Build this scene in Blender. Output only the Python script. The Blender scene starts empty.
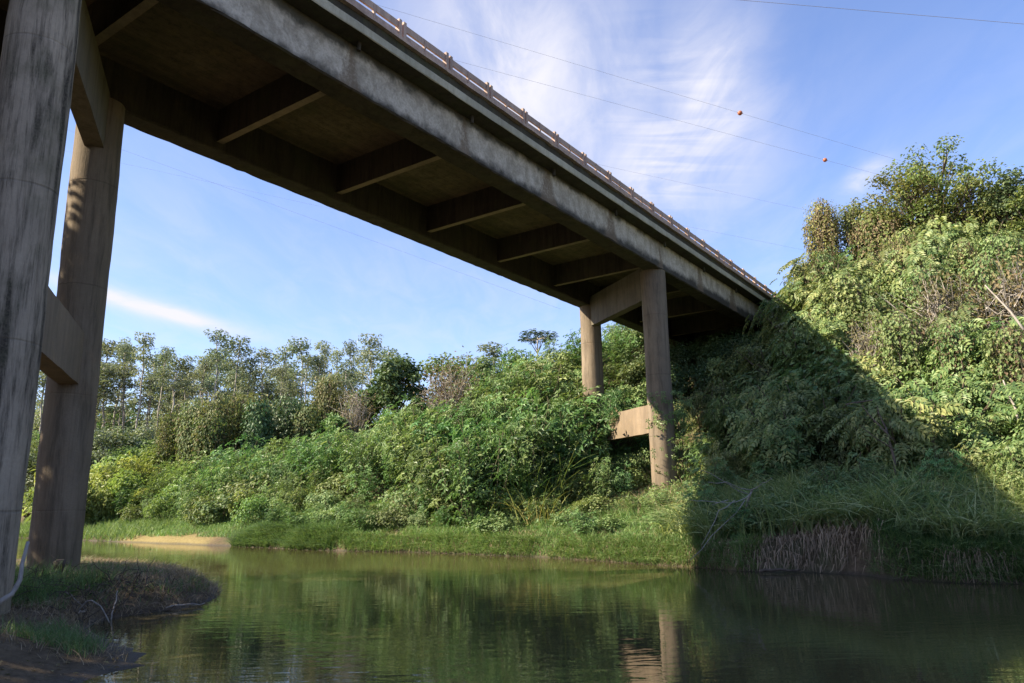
import bpy, math
import numpy as np
from mathutils import Matrix, Vector

# ------------------------------------------------------------------ camera
HCAM = 1.7
FPX, PIT, ROL = 753.27, 0.2112053, -0.0170261
scene = bpy.context.scene
cam_d = bpy.data.cameras.new('camera')
cam = bpy.data.objects.new('camera', cam_d)
scene.collection.objects.link(cam)
cam_d.sensor_width = 36.0
cam_d.lens = FPX / 1024 * 36.0
cam_d.clip_start = 0.05
cam_d.clip_end = 20000
_r = Vector((1, 0, 0)); _f = Vector((0, math.cos(PIT), math.sin(PIT))); _u = Vector((0, -math.sin(PIT), math.cos(PIT)))
_r2 = _r * math.cos(ROL) + _u * math.sin(ROL)
_u2 = _u * math.cos(ROL) - _r * math.sin(ROL)
_m = Matrix((_r2, _u2, -_f)).transposed().to_4x4()
_m.translation = Vector((0, 0, HCAM))
cam.matrix_world = _m
scene.camera = cam

# ------------------------------------------------------------------ sun + sky
SUN_AZ, SUN_EL = 257.0, 36.0          # azimuth clockwise from +Y (view direction)
sd = Vector((math.sin(math.radians(SUN_AZ)) * math.cos(math.radians(SUN_EL)),
             math.cos(math.radians(SUN_AZ)) * math.cos(math.radians(SUN_EL)),
             math.sin(math.radians(SUN_EL))))
sun_d = bpy.data.lights.new('sun', 'SUN')
sun_d.energy = 4.3
sun_d.angle = math.radians(0.53)
sun_d.color = (1.0, 0.89, 0.71)
sun = bpy.data.objects.new('sun', sun_d)
scene.collection.objects.link(sun)
sun.rotation_euler = sd.to_track_quat('Z', 'Y').to_euler()
sun.location = (-40, -20, 60)

world = bpy.data.worlds.new('World')
scene.world = world
world.use_nodes = True
wt = world.node_tree
wt.nodes.clear()


class NT:
    """tiny helper to write node expressions"""
    def __init__(self, tree):
        self.t = tree
    def n(self, typ, **kw):
        nd = self.t.nodes.new(typ)
        for k, v in kw.items():
            setattr(nd, k, v)
        return nd
    def put(self, sock, v):
        if hasattr(v, 'is_output') or isinstance(v, bpy.types.NodeSocket):
            self.t.links.new(v, sock)
        else:
            sock.default_value = v
    def m(self, op, a, b=None, c=None, clamp=False):
        nd = self.n('ShaderNodeMath', operation=op, use_clamp=clamp)
        self.put(nd.inputs[0], a)
        if b is not None: self.put(nd.inputs[1], b)
        if c is not None: self.put(nd.inputs[2], c)
        return nd.outputs[0]
    def noise(self, vec, scale=1.0, detail=4.0, rough=0.55, dist=0.0, col=False):
        nd = self.n('ShaderNodeTexNoise')
        if vec is not None: self.put(nd.inputs['Vector'], vec)
        nd.inputs['Scale'].default_value = scale
        nd.inputs['Detail'].default_value = detail
        nd.inputs['Roughness'].default_value = rough
        nd.inputs['Distortion'].default_value = dist
        return nd.outputs['Color' if col else 'Fac']
    def mapping(self, vec, scale=(1, 1, 1), loc=(0, 0, 0), rot=(0, 0, 0)):
        nd = self.n('ShaderNodeMapping')
        self.put(nd.inputs['Vector'], vec)
        nd.inputs['Scale'].default_value = scale
        nd.inputs['Location'].default_value = loc
        nd.inputs['Rotation'].default_value = rot
        return nd.outputs[0]
    def ramp(self, fac, stops):
        nd = self.n('ShaderNodeValToRGB')
        self.put(nd.inputs[0], fac)
        e = nd.color_ramp.elements
        while len(e) < len(stops): e.new(0.5)
        for el, (p, c) in zip(e, stops):
            el.position = p
            el.color = (c[0], c[1], c[2], 1) if not isinstance(c, (int, float)) else (c, c, c, 1)
        return nd.outputs[0]
    def maprange(self, v, a, b, c=0.0, d=1.0, smooth=True):
        nd = self.n('ShaderNodeMapRange')
        if smooth: nd.interpolation_type = 'SMOOTHSTEP'
        self.put(nd.inputs[0], v)
        for i, x in zip((1, 2, 3, 4), (a, b, c, d)): self.put(nd.inputs[i], x)
        return nd.outputs[0]
    def mix(self, fac, a, b, mode='MIX'):
        nd = self.n('ShaderNodeMix', data_type='RGBA', blend_type=mode)
        self.put(nd.inputs[0], fac)
        for i, x in ((6, a), (7, b)):
            if isinstance(x, tuple) and len(x) == 3: x = (*x, 1)
            self.put(nd.inputs[i], x)
        return nd.outputs[2]


W = NT(wt)
sky = W.n('ShaderNodeTexSky', sky_type='NISHITA')
sky.sun_disc = False
sky.sun_elevation = math.radians(SUN_EL)
sky.sun_rotation = math.radians(SUN_AZ)
sky.altitude = 500
sky.air_density = 1.0
sky.dust_density = 0.8
sky.ozone_density = 5.0
tc = W.n('ShaderNodeTexCoord')
sep = W.n('ShaderNodeSeparateXYZ')
wt.links.new(tc.outputs['Generated'], sep.inputs[0])
dx, dy, dz = sep.outputs
az = W.m('MULTIPLY', W.m('ARCTAN2', dx, dy), 180 / math.pi)
el = W.m('MULTIPLY', W.m('ARCSINE', dz), 180 / math.pi)
# cirrus layer: direction projected on a high flat sheet
zz = W.m('ADD', W.m('MAXIMUM', dz, 0.0), 0.08)
cmb = W.n('ShaderNodeCombineXYZ')
W.put(cmb.inputs[0], W.m('DIVIDE', dx, zz))
W.put(cmb.inputs[1], W.m('DIVIDE', dy, zz))
sheet = cmb.outputs[0]
n1 = W.noise(W.mapping(sheet, (1.1, 0.42, 1), rot=(0, 0, 0.5)), 1.3, 7, 0.62, 0.6)
n2 = W.noise(W.mapping(sheet, (1.0, 1.0, 1)), 0.55, 3, 0.5)
n3 = W.noise(W.mapping(sheet, (2.6, 1.0, 1), loc=(3, 1, 0), rot=(0, 0, -0.35)), 2.2, 6, 0.6, 0.8)


def blob(a0, e0, sa, se, rot):
    """soft patch of cloud around one direction of the sky"""
    c, s = math.cos(math.radians(rot)), math.sin(math.radians(rot))
    da = W.m('MULTIPLY', W.m('SUBTRACT', az, a0), math.cos(math.radians(e0)))
    de = W.m('SUBTRACT', el, e0)
    p = W.m('ADD', W.m('MULTIPLY', da, c / sa), W.m('MULTIPLY', de, s / sa))
    q = W.m('ADD', W.m('MULTIPLY', da, -s / se), W.m('MULTIPLY', de, c / se))
    r2 = W.m('ADD', W.m('MULTIPLY', p, p), W.m('MULTIPLY', q, q))
    return W.m('POWER', 2.718, W.m('MULTIPLY', r2, -1.0))


wide = W.m('MULTIPLY', W.maprange(n1, 0.42, 0.78), W.maprange(n2, 0.40, 0.66))
patch = blob(1, 32, 10, 7.5, -35)
patch = W.m('MAXIMUM', patch, W.m('MULTIPLY', blob(16.5, 29, 3.6, 6.5, 0), 0.9))
patch = W.m('MAXIMUM', patch, W.m('MULTIPLY', blob(11.5, 25, 5.5, 4.0, 0), 0.7))
soft = W.m('MULTIPLY', patch, W.maprange(n3, 0.25, 0.7, 0.4, 1.0))
# ripples in the cirrus
nrip = W.noise(W.mapping(sheet, (3.0, 17.0, 1), rot=(0, 0, 0.22)), 1.0, 3, 0.5, 0.7)
rip = W.m('MULTIPLY', W.m('MULTIPLY', blob(13, 27.5, 4.0, 6.0, 0), W.maprange(n1, 0.3, 0.6)), W.m('MULTIPLY', W.maprange(nrip, 0.4, 0.66), 0.34))
nstr = W.noise(W.mapping(sheet, (1, 1, 1)), 5.0, 5, 0.6, 0.4)
streak = W.m('MULTIPLY', blob(-26.3, 13.6, 5.8, 0.55, -12), W.maprange(nstr, 0.2, 0.6, 0.55, 1.0))
puff = W.m('MULTIPLY', blob(26.9, 21.6, 1.5, 0.7, 25), W.maprange(nstr, 0.3, 0.6, 0.3, 1.0))
low = W.m('MULTIPLY', W.maprange(el, 40.0, 4.0), W.maprange(n3, 0.3, 0.75, 0.3, 1.0))
cl = W.m('ADD', W.m('MULTIPLY', wide, 0.24), W.m('MULTIPLY', soft, 1.0))
cl = W.m('ADD', cl, rip)
cl = W.m('ADD', cl, W.m('MULTIPLY', low, 0.32))
cl = W.m('ADD', cl, W.m('MULTIPLY', streak, 1.15))
cl = W.m('ADD', cl, W.m('MULTIPLY', puff, 0.9), clamp=True)
cl = W.m('MULTIPLY', cl, W.maprange(el, -2.0, 4.0))
CLOUD = (3.3, 3.28, 3.65)
skycol = W.mix(cl, W.mix(1.0, sky.outputs[0], (1.06, 0.96, 1.03), 'MULTIPLY'), CLOUD)
bg = W.n('ShaderNodeBackground')
wt.links.new(skycol, bg.inputs[0])
bg.inputs[1].default_value = 0.09
wo = W.n('ShaderNodeOutputWorld')
wt.links.new(bg.outputs[0], wo.inputs[0])

scene.view_settings.view_transform = 'Standard'
scene.view_settings.look = 'None'
scene.view_settings.gamma = 1.0
scene.view_settings.use_curve_mapping = False
scene.view_settings.exposure = 1.68
scene.render.engine = 'CYCLES'
scene.cycles.max_bounces = 5
scene.cycles.diffuse_bounces = 3
scene.cycles.glossy_bounces = 3
scene.cycles.transmission_bounces = 3

rng = np.random.default_rng(7)

# ------------------------------------------------------------------ frames
U = np.array([0.581693, 0.813407])            # along the bridge, away from the camera
Wv = np.array([U[1], -U[0]])                  # across the bridge, to the right


def uv2xy(u, v):
    u = np.asarray(u, float); v = np.asarray(v, float)
    return u[..., None] * U + v[..., None] * Wv


def pix_dir(px, py):
    x = (px - 512) / FPX; y = -(py - 341.5) / FPX
    c, s = math.cos(ROL), math.sin(ROL)
    x, y = c * x - s * y, s * x + c * y
    c, s = math.cos(PIT), math.sin(PIT)
    return np.array([x, c - s * y, s + c * y])


def at(px, py, Y):
    d = pix_dir(px, py)
    d = d * (Y / d[1])
    return np.array([d[0], d[1], d[2] + HCAM])


# ------------------------------------------------------------------ mesh helper
def mesh_np(name, V, F, mats=(), mi=None, smooth=False):
    """V (n,3); F list of (k,m) index arrays, m = 3 or 4"""
    me = bpy.data.meshes.new(name)
    V = np.ascontiguousarray(V, dtype=np.float32)
    me.vertices.add(len(V))
    me.vertices.foreach_set('co', V.ravel())
    F = [np.asarray(f, dtype=np.int32) for f in F if len(f)]
    idx = np.concatenate([f.ravel() for f in F])
    tot = np.concatenate([np.full(len(f), f.shape[1], np.int32) for f in F])
    st = np.concatenate([[0], np.cumsum(tot)[:-1]]).astype(np.int32)
    me.loops.add(len(idx))
    me.loops.foreach_set('vertex_index', idx)
    me.polygons.add(len(tot))
    me.polygons.foreach_set('loop_start', st)
    me.polygons.foreach_set('loop_total', tot)
    me.polygons.foreach_set('use_smooth', np.full(len(tot), bool(smooth)))
    for m in mats: me.materials.append(m)
    me.update(calc_edges=True)
    me.validate()
    return me


def link(name, me, parent=None, loc=None):
    o = bpy.data.objects.new(name, me)
    scene.collection.objects.link(o)
    if parent is not None: o.parent = parent
    if loc is not None: o.location = loc
    return o


def tag(o, label=None, cat=None, group=None, kind=None):
    if label: o['label'] = label
    if cat: o['category'] = cat
    if group: o['group'] = group
    if kind: o['kind'] = kind
    return o


def empty(name, loc, rz=0.0, label=None, cat=None, group=None):
    o = bpy.data.objects.new(name, None)
    scene.collection.objects.link(o)
    o.empty_display_size = 0.2
    o.location = tuple(float(a) for a in loc)
    o.rotation_euler = (0, 0, rz)
    return tag(o, label, cat, group)


class MB:
    def __init__(self):
        self.V = []; self.T = []; self.Q = []; self.n = 0
    def add(self, V, T=None, Q=None):
        V = np.asarray(V, float).reshape(-1, 3)
        if T is not None and len(T): self.T.append(np.asarray(T) + self.n)
        if Q is not None and len(Q): self.Q.append(np.asarray(Q) + self.n)
        self.V.append(V); self.n += len(V)
    def tube(self, pts, rad, k=6, caps=True):
        pts = np.asarray(pts, float); rad = np.broadcast_to(np.asarray(rad, float), (len(pts),))
        n = len(pts)
        d = np.gradient(pts, axis=0)
        d /= np.linalg.norm(d, axis=1, keepdims=True) + 1e-9
        ref = np.array([0.31, 0.22, 0.92]) if abs(d[0] @ np.array([0.31, 0.22, 0.92])) < 0.9 else np.array([1., 0, 0])
        a = np.cross(d, ref); a /= np.linalg.norm(a, axis=1, keepdims=True) + 1e-9
        b = np.cross(d, a)
        th = np.arange(k) * 2 * np.pi / k
        R = (a[:, None] * np.cos(th)[None, :, None] + b[:, None] * np.sin(th)[None, :, None]) * rad[:, None, None] + pts[:, None]
        i = np.arange(n - 1)[:, None] * k; j = np.arange(k)[None]
        q = np.stack([i + j, i + (j + 1) % k, i + k + (j + 1) % k, i + k + j], -1).reshape(-1, 4)
        V = R.reshape(-1, 3)
        T = []
        if caps:
            V = np.vstack([V, pts[0], pts[-1]])
            for jj in range(k):
                T.append((n * k, (jj + 1) % k, jj)); T.append((n * k + 1, (n - 1) * k + jj, (n - 1) * k + (jj + 1) % k))
        self.add(V, T, q)
    def build(self, name, mat, parent=None, smooth=False, loc=None):
        return link(name, self.mesh(name, mat, smooth), parent, loc)
    def mesh(self, name, mat, smooth=False):
        F = []
        if self.T: F.append(np.vstack(self.T))
        if self.Q: F.append(np.vstack(self.Q))
        return mesh_np(name, np.vstack(self.V), F, [mat], smooth=smooth)


# ------------------------------------------------------------------ materials
def new_mat(name):
    m = bpy.data.materials.new(name)
    m.use_nodes = True
    m.node_tree.nodes.clear()
    return m, NT(m.node_tree)


def finish(N, shader):
    o = N.n('ShaderNodeOutputMaterial')
    N.t.links.new(shader, o.inputs[0])


def principled(N, col, rough=0.8, spec=0.3, normal=None):
    p = N.n('ShaderNodeBsdfPrincipled')
    if isinstance(col, tuple) and len(col) == 3: col = (*col, 1)
    N.put(p.inputs['Base Color'], col)
    N.put(p.inputs['Roughness'], rough)
    N.put(p.inputs['Specular IOR Level'], spec)
    if normal is not None: N.put(p.inputs['Normal'], normal)
    return p


def bump(N, h, strength=0.5, dist=0.02):
    b = N.n('ShaderNodeBump')
    N.put(b.inputs['Height'], h)
    b.inputs['Strength'].default_value = strength
    b.inputs['Distance'].default_value = dist
    return b.outputs[0]


def leaf_mat(name, stops, trans=0.3, rough=0.55, hue=0.032, val=0.5, tmul=1.25, spec=0.22):
    """leaf colour varies leaf by leaf (mesh islands) and plant by plant"""
    m, N = new_mat(name)
    geo = N.n('ShaderNodeNewGeometry')
    oi = N.n('ShaderNodeObjectInfo')
    col = N.ramp(geo.outputs['Random Per Island'], stops)
    hs = N.n('ShaderNodeHueSaturation')
    N.put(hs.inputs['Color'], col)
    N.put(hs.inputs['Hue'], N.m('ADD', 0.5, N.m('MULTIPLY', N.m('SUBTRACT', oi.outputs['Random'], 0.5), hue * 2)))
    r2 = N.m('FRACT', N.m('MULTIPLY', oi.outputs['Random'], 17.31))
    pos = N.noise(geo.outputs['Position'], 0.35, 2, 0.5)
    v = N.m('ADD', 1 - val, N.m('MULTIPLY', N.m('ADD', r2, pos), val))
    N.put(hs.inputs['Value'], v)
    hs.inputs['Saturation'].default_value = 0.88
    p = principled(N, hs.outputs[0], rough, spec)
    t = N.n('ShaderNodeBsdfTranslucent')
    N.put(t.inputs[0], N.mix(1.0, hs.outputs[0], (tmul, tmul * 1.05, tmul * 0.6), 'MULTIPLY'))
    mx = N.n('ShaderNodeMixShader')
    mx.inputs[0].default_value = trans
    N.t.links.new(p.outputs[0], mx.inputs[1])
    N.t.links.new(t.outputs[0], mx.inputs[2])
    finish(N, mx.outputs[0])
    return m


def bark_mat(name, c1, c2, scale=3.0):
    m, N = new_mat(name)
    g = N.n('ShaderNodeNewGeometry')
    v = N.mapping(g.outputs['Position'], (scale * 2, scale * 2, scale * 0.4))
    n = N.noise(v, 1.0, 6, 0.65)
    p = principled(N, N.ramp(n, [(0.3, c1), (0.7, c2)]), 0.9, 0.2, bump(N, n, 0.6, 0.02))
    finish(N, p.outputs[0])
    return m


def concrete_mat(name, base, dark, warm, streak=0.6, moss=0.2, seed=0.0, rings=False, boards=False, planks=False):
    """weathered board-formed concrete in object space: run-off streaks, patches, pores"""
    m, N = new_mat(name)
    tcn = N.n('ShaderNodeTexCoord')
    obj = tcn.outputs['Object']
    big = N.noise(N.mapping(obj, (0.55, 0.55, 0.35), (seed, 0, 0)), 1.0, 5, 0.6, 0.4)
    mid = N.noise(N.mapping(obj, (1, 1, 1), (seed, 3, 0)), 2.3, 6, 0.62)
    fine = N.noise(obj, 26.0, 4, 0.6)
    stv = N.noise(N.mapping(obj, (4.5, 4.5, 0.42), (seed, 1, 2)), 1.0, 8, 0.74, 0.3)
    stv2 = N.noise(N.mapping(obj, (17, 17, 1.1), (seed, 5, 2)), 1.0, 6, 0.7)
    c = N.mix(N.maprange(big, 0.35, 0.65), base, tuple(0.72 * b for b in base))
    c = N.mix(N.m('MULTIPLY', N.maprange(mid, 0.5, 0.72), 0.55), c, warm)
    c = N.mix(N.m('MULTIPLY', N.maprange(stv, 0.44, 0.66), streak), c, dark)
    c = N.mix(N.m('MULTIPLY', N.m('MULTIPLY', N.maprange(stv2, 0.5, 0.7), N.maprange(big, 0.3, 0.6)), streak * 0.8), c, dark)
    c = N.mix(N.m('MULTIPLY', N.maprange(N.noise(N.mapping(obj, (1, 1, 1), (seed + 9, 0, 4)), 0.9, 5, 0.65), 0.5, 0.68), moss), c, (0.06, 0.065, 0.03))
    c = N.mix(N.maprange(fine, 0.3, 0.75, 0.0, 0.35), c, tuple(0.6 * b for b in base))
    h = N.m('ADD', N.m('MULTIPLY', fine, 0.35), N.m('MULTIPLY', mid, 0.6))
    if boards:
        sp = N.n('ShaderNodeSeparateXYZ'); N.put(sp.inputs[0], obj)
        ang = N.m('MULTIPLY', N.m('ARCTAN2', sp.outputs[1], sp.outputs[0]), 22 / (2 * math.pi))
        fr = N.m('ABSOLUTE', N.m('SUBTRACT', N.m('FRACT', N.m('ADD', ang, N.m('MULTIPLY', mid, 0.08))), 0.5))
        ln = N.maprange(fr, 0.0, 0.06, 1.0, 0.0)
        zf = N.m('ABSOLUTE', N.m('SUBTRACT', N.m('FRACT', N.m('DIVIDE', N.m('ADD', sp.outputs[2], N.m('MULTIPLY', mid, 0.05)), 2.45)), 0.5))
        rg = N.maprange(zf, 0.0, 0.012, 1.0, 0.0)
        h = N.m('ADD', h, N.m('MULTIPLY', ln, 0.15))
        h = N.m('SUBTRACT', h, N.m('MULTIPLY', rg, 0.4))
        c = N.mix(N.m('MULTIPLY', ln, 0.12), c, dark)
        c = N.mix(N.m('MULTIPLY', N.m('MULTIPLY', rg, N.maprange(big, 0.4, 0.6)), 0.4), c, dark)
    if planks:
        sp = N.n('ShaderNodeSeparateXYZ'); N.put(sp.inputs[0], obj)
        py_ = N.m('MULTIPLY', sp.outputs[1], 4.0)
        fr = N.m('ABSOLUTE', N.m('SUBTRACT', N.m('FRACT', py_), 0.5))
        ln = N.maprange(fr, 0.0, 0.05, 1.0, 0.0)
        wn = N.n('ShaderNodeTexWhiteNoise', noise_dimensions='1D'); N.put(wn.inputs['W'], N.m('FLOOR', py_))
        c = N.mix(N.m('MULTIPLY', wn.outputs['Value'], 0.35), c, dark)
        c = N.mix(N.m('MULTIPLY', ln, 0.5), c, dark)
        h = N.m('SUBTRACT', h, N.m('MULTIPLY', ln, 0.4))
    p = principled(N, c, 0.92, 0.2, bump(N, h, 0.55, 0.03))
    finish(N, p.outputs[0])
    return m


M = {}
M['col'] = concrete_mat('column_concrete', (0.25, 0.195, 0.135), (0.07, 0.057, 0.04), (0.25, 0.175, 0.11), 0.7, 0.15, 0.0, boards=True)
M['colnear'] = concrete_mat('near_column_concrete', (0.43, 0.35, 0.255), (0.04, 0.033, 0.025), (0.27, 0.215, 0.145), 1.0, 0.45, 4.0, boards=True)
M['beam'] = concrete_mat('beam_concrete', (0.28, 0.21, 0.14), (0.10, 0.08, 0.06), (0.28, 0.20, 0.12), 0.4, 0.2, 2.0)
M['soffit'] = concrete_mat('shaded_soffit_concrete', (0.075, 0.062, 0.045), (0.016, 0.014, 0.011), (0.10, 0.075, 0.04), 0.6, 0.4, 6.0)  # underside shade put into the colour, along with mottled grime
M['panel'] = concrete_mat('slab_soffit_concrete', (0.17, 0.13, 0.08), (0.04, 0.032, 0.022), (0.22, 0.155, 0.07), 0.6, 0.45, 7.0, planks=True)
M['edge'] = concrete_mat('edge_concrete', (0.46, 0.415, 0.30), (0.2, 0.175, 0.115), (0.34, 0.32, 0.22), 0.35, 0.25, 8.0)
M['kerb'] = concrete_mat('dark_kerb_concrete', (0.075, 0.062, 0.042), (0.03, 0.03, 0.022), (0.09, 0.10, 0.045), 0.7, 0.6, 11.0)  # near-black concrete: kerb, overhang underside, drain pipes
M['rail'] = concrete_mat('rail_concrete', (0.52, 0.38, 0.30), (0.19, 0.13, 0.105), (0.55, 0.41, 0.28), 0.5, 0.1, 13.0)
M['cap'] = concrete_mat('cap_beam_concrete', (0.17, 0.142, 0.105), (0.06, 0.05, 0.038), (0.19, 0.15, 0.095), 0.55, 0.3, 21.0)
M['abut'] = concrete_mat('abutment_concrete', (0.26, 0.24, 0.2), (0.08, 0.07, 0.06), (0.28, 0.22, 0.15), 0.6, 0.5, 17.0)


def girder_mat():
    """grey rendered web, black grimy lower edge, brown drain stains with their own shape"""
    m, N = new_mat('girder_concrete')
    tcn = N.n('ShaderNodeTexCoord'); obj = tcn.outputs['Object']
    sp = N.n('ShaderNodeSeparateXYZ'); N.put(sp.inputs[0], obj)
    x, z = sp.outputs[0], sp.outputs[2]
    mid = N.noise(obj, 1.7, 6, 0.65)
    fine = N.noise(obj, 14.0, 5, 0.65)
    st = N.noise(N.mapping(obj, (2.2, 2.2, 1.5), rot=(0, 0.6, 0)), 1.0, 8, 0.72, 0.5)
    c = N.mix(N.maprange(st, 0.35, 0.68), (0.58, 0.51, 0.41), (0.31, 0.265, 0.20))
    c = N.mix(N.maprange(fine, 0.35, 0.8, 0, 0.5), c, (0.13, 0.12, 0.10))
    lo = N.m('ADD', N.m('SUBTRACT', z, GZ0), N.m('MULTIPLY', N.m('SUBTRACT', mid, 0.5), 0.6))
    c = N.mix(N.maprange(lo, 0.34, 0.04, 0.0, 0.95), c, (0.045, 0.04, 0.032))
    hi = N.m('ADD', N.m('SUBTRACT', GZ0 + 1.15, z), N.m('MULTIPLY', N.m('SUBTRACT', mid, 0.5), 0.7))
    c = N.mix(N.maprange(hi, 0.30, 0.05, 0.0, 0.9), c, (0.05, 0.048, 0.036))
    # drain stains every 4.2 m, each its own width and strength
    xs = N.m('DIVIDE', N.m('ADD', x, STAIN_OFF), 4.2)
    wn = N.n('ShaderNodeTexWhiteNoise', noise_dimensions='1D'); N.put(wn.inputs['W'], N.m('FLOOR', xs))
    rnd = wn.outputs['Value']
    fx = N.m('SUBTRACT', N.m('MULTIPLY', N.m('FRACT', xs), 4.2), 2.1)
    fx = N.m('ABSOLUTE', N.m('ADD', fx, N.m('MULTIPLY', N.m('SUBTRACT', st, 0.5), 0.7)))
    hw = N.m('MULTIPLY', N.m('ADD', 0.06, N.m('MULTIPLY', N.m('SUBTRACT', GZ0 + 1.15, z), 0.30)), N.m('ADD', 0.45, N.m('MULTIPLY', rnd, 0.9)))
    stn = N.maprange(N.m('SUBTRACT', fx, hw), 0.10, -0.10)
    c = N.mix(N.m('MULTIPLY', stn, N.maprange(fine, 0.2, 0.6, 0.35, 0.85)), c, (0.17, 0.125, 0.082))
    h = N.m('ADD', N.m('MULTIPLY', fine, 0.6), st)
    p = principled(N, c, 0.92, 0.2, bump(N, h, 0.6, 0.035))
    finish(N, p.outputs[0])
    return m


# ------------------------------------------------------------------ terrain
def sstep(a, b, x):
    t = np.clip((x - a) / (b - a), 0, 1)
    return t * t * (3 - 2 * t)


SV = np.array([-400, -120, -60, -45, -32, -24, -19, -14, -10.4, -8, -6.7, -5, -4, -3.2, -2, -0.9, 3, 8, 20, 60, 300])
SU = np.array([60, 30, 22.6, 21.9, 21.3, 20.4, 21.0, 20.7, 19.7, 19.0, 18.5, 19.0, 18.8, 18.0, 17.8, 18.2, 18.4, 18.0, 17, 15, 15])
NEAR = np.array([(-400, 300), (-120, 82), (-40, 38), (-20, 27), (-13.2, 23.0), (-10.2, 21.6), (-8.0, 19.6), (-6.45, 17.2), (-5.75, 15.2), (-5.9, 13.6), (-6.5, 12.6),
                 (-6.3, 11.7), (-5.5, 10.7), (-4.6, 9.9), (-4.15, 9.0), (-4.3, 8.2), (-4.0, 7.0), (-3.0, 5.0), (-1.5, 2.4), (1, 1.3), (4, .6), (9, -1), (22, -7), (60, -30), (400, -260)], float)


def near_dist(x, y):
    """signed distance to the near shore, positive on the near land"""
    P = np.stack([x, y], -1)
    best = np.full(x.shape, 1e9)
    for a, b in zip(NEAR[:-1], NEAR[1:]):
        ab = b - a
        t = np.clip(((P - a) @ ab) / (ab @ ab), 0, 1)
        d = np.linalg.norm(P - a - t[..., None] * ab, axis=-1)
        best = np.minimum(best, d)
    poly = np.vstack([NEAR, [(400, -3000), (-3000, -3000), (-3000, 300)]])
    ins = np.zeros(x.shape, bool)
    j = len(poly) - 1
    for i in range(len(poly)):
        xi, yi = poly[i]; xj, yj = poly[j]
        c = ((yi > y) != (yj > y)) & (x < (xj - xi) * (y - yi) / (yj - yi + 1e-12) + xi)
        ins ^= c
        j = i
    return np.where(ins, best, -best)


def wob(x, y, s, ph=0.0):
    return (np.sin(x * s + 1.3 * ph + np.sin(y * s * 0.7 + ph)) + np.sin(y * s * 1.13 + 2.1 * ph + np.sin(x * s * 0.83)) +
            np.sin((x + y) * s * 0.57 + ph)) / 3


def ground(x, y):
    x = np.asarray(x, float); y = np.asarray(y, float)
    u = x * U[0] + y * U[1]
    v = x * Wv[0] + y * Wv[1]
    t = u - np.interp(v, SV, SU) + 0.18 * wob(x, y, 2.1, 1.0)
    # far bank
    P = np.interp(v, [-90, -60, -44, -34, -27, -20, -11, -6, 0, 6, 30], [3.4, 3.2, 3.0, 4.4, 6.6, 10.8, 12.2, 12.2, 12.4, 12.6, 12])
    step = np.interp(v, [-60, -45, -31, -29, -20, -8, -6.5, -3.5, -2.5, 6], [0.15, 0.15, 0.2, 0.6, 0.35, 0.35, 0.5, 0.9, 0.45, 0.5])
    low = step * sstep(0, 0.5, t) + (2.2 - step) * np.clip(t / 8.5, 0, 1)
    r0 = np.interp(v, [-24, -17], [3.0, 7.5]); rise = np.clip((t - r0) / np.interp(v, [-24, -17], [12.5, 15.5]), 0, 1)
    rise = 0.75 * rise + 0.25 * rise * rise * (3 - 2 * rise)
    far = low + (P - 2.2) * rise + 0.16 * wob(x, y, 0.7, 2.0) * sstep(1, 5, t)
    far = np.where(u > 50, far + 0, far)
    # distance: slow rise away to the left
    far = far + sstep(60, 200, u) * 3.0
    bed = np.maximum(-1.4, np.minimum(t, 0) * 0.9) - 0.05
    zf = np.where(t > 0, far, bed)
    # near bank
    d = near_dist(x, y) + 0.07 * wob(x, y, 3.7, 3.0)
    sh = sstep(9.6, 12.0, y)                     # beach near the camera, higher spit behind
    lowb = 0.13 * np.clip(d, 0, 1.2) + 0.30 * sstep(0.7, 2.2, d) + 0.1 * sstep(2, 5, d)
    spit = 0.30 * sstep(0.0, 0.6, d) + 0.12 * sstep(0.5, 2.5, d)
    nb = lowb * (1 - sh) + spit * sh + 0.05 * wob(x, y, 1.9, 4.0) * sstep(0.2, 1, d)
    nb = nb + 11.4 * sstep(-4, -19, u) * np.interp(v, [-60, -28, -20, -9, -3, 10], [.25, .5, 1, 1, .55, .5]) + sstep(3, 14, d) * 0.9
    zn = np.where(d > 0, nb, np.maximum(-1.4, d * 0.45) - 0.03)
    return np.maximum(zf, zn)


def gz(x, y):
    return float(ground(np.array([x]), np.array([y]))[0])


def axis(lo, hi, step, far):
    core = np.arange(lo, hi + 1e-6, step)
    g = np.cumsum(step * 1.16 ** np.arange(1, 60))
    g = g[g < far]
    return np.concatenate([lo - g[::-1], core, hi + g])


gx = axis(-48, 32, 0.34, 5000); gy = axis(-6, 62, 0.34, 5000)
X, Y = np.meshgrid(gx, gy)
Z = ground(X, Y)
nx, ny = len(gx), len(gy)
ii = (np.arange(ny - 1)[:, None] * nx + np.arange(nx - 1)[None]).ravel()
quads = np.stack([ii, ii + 1, ii + nx + 1, ii + nx], -1)


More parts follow.
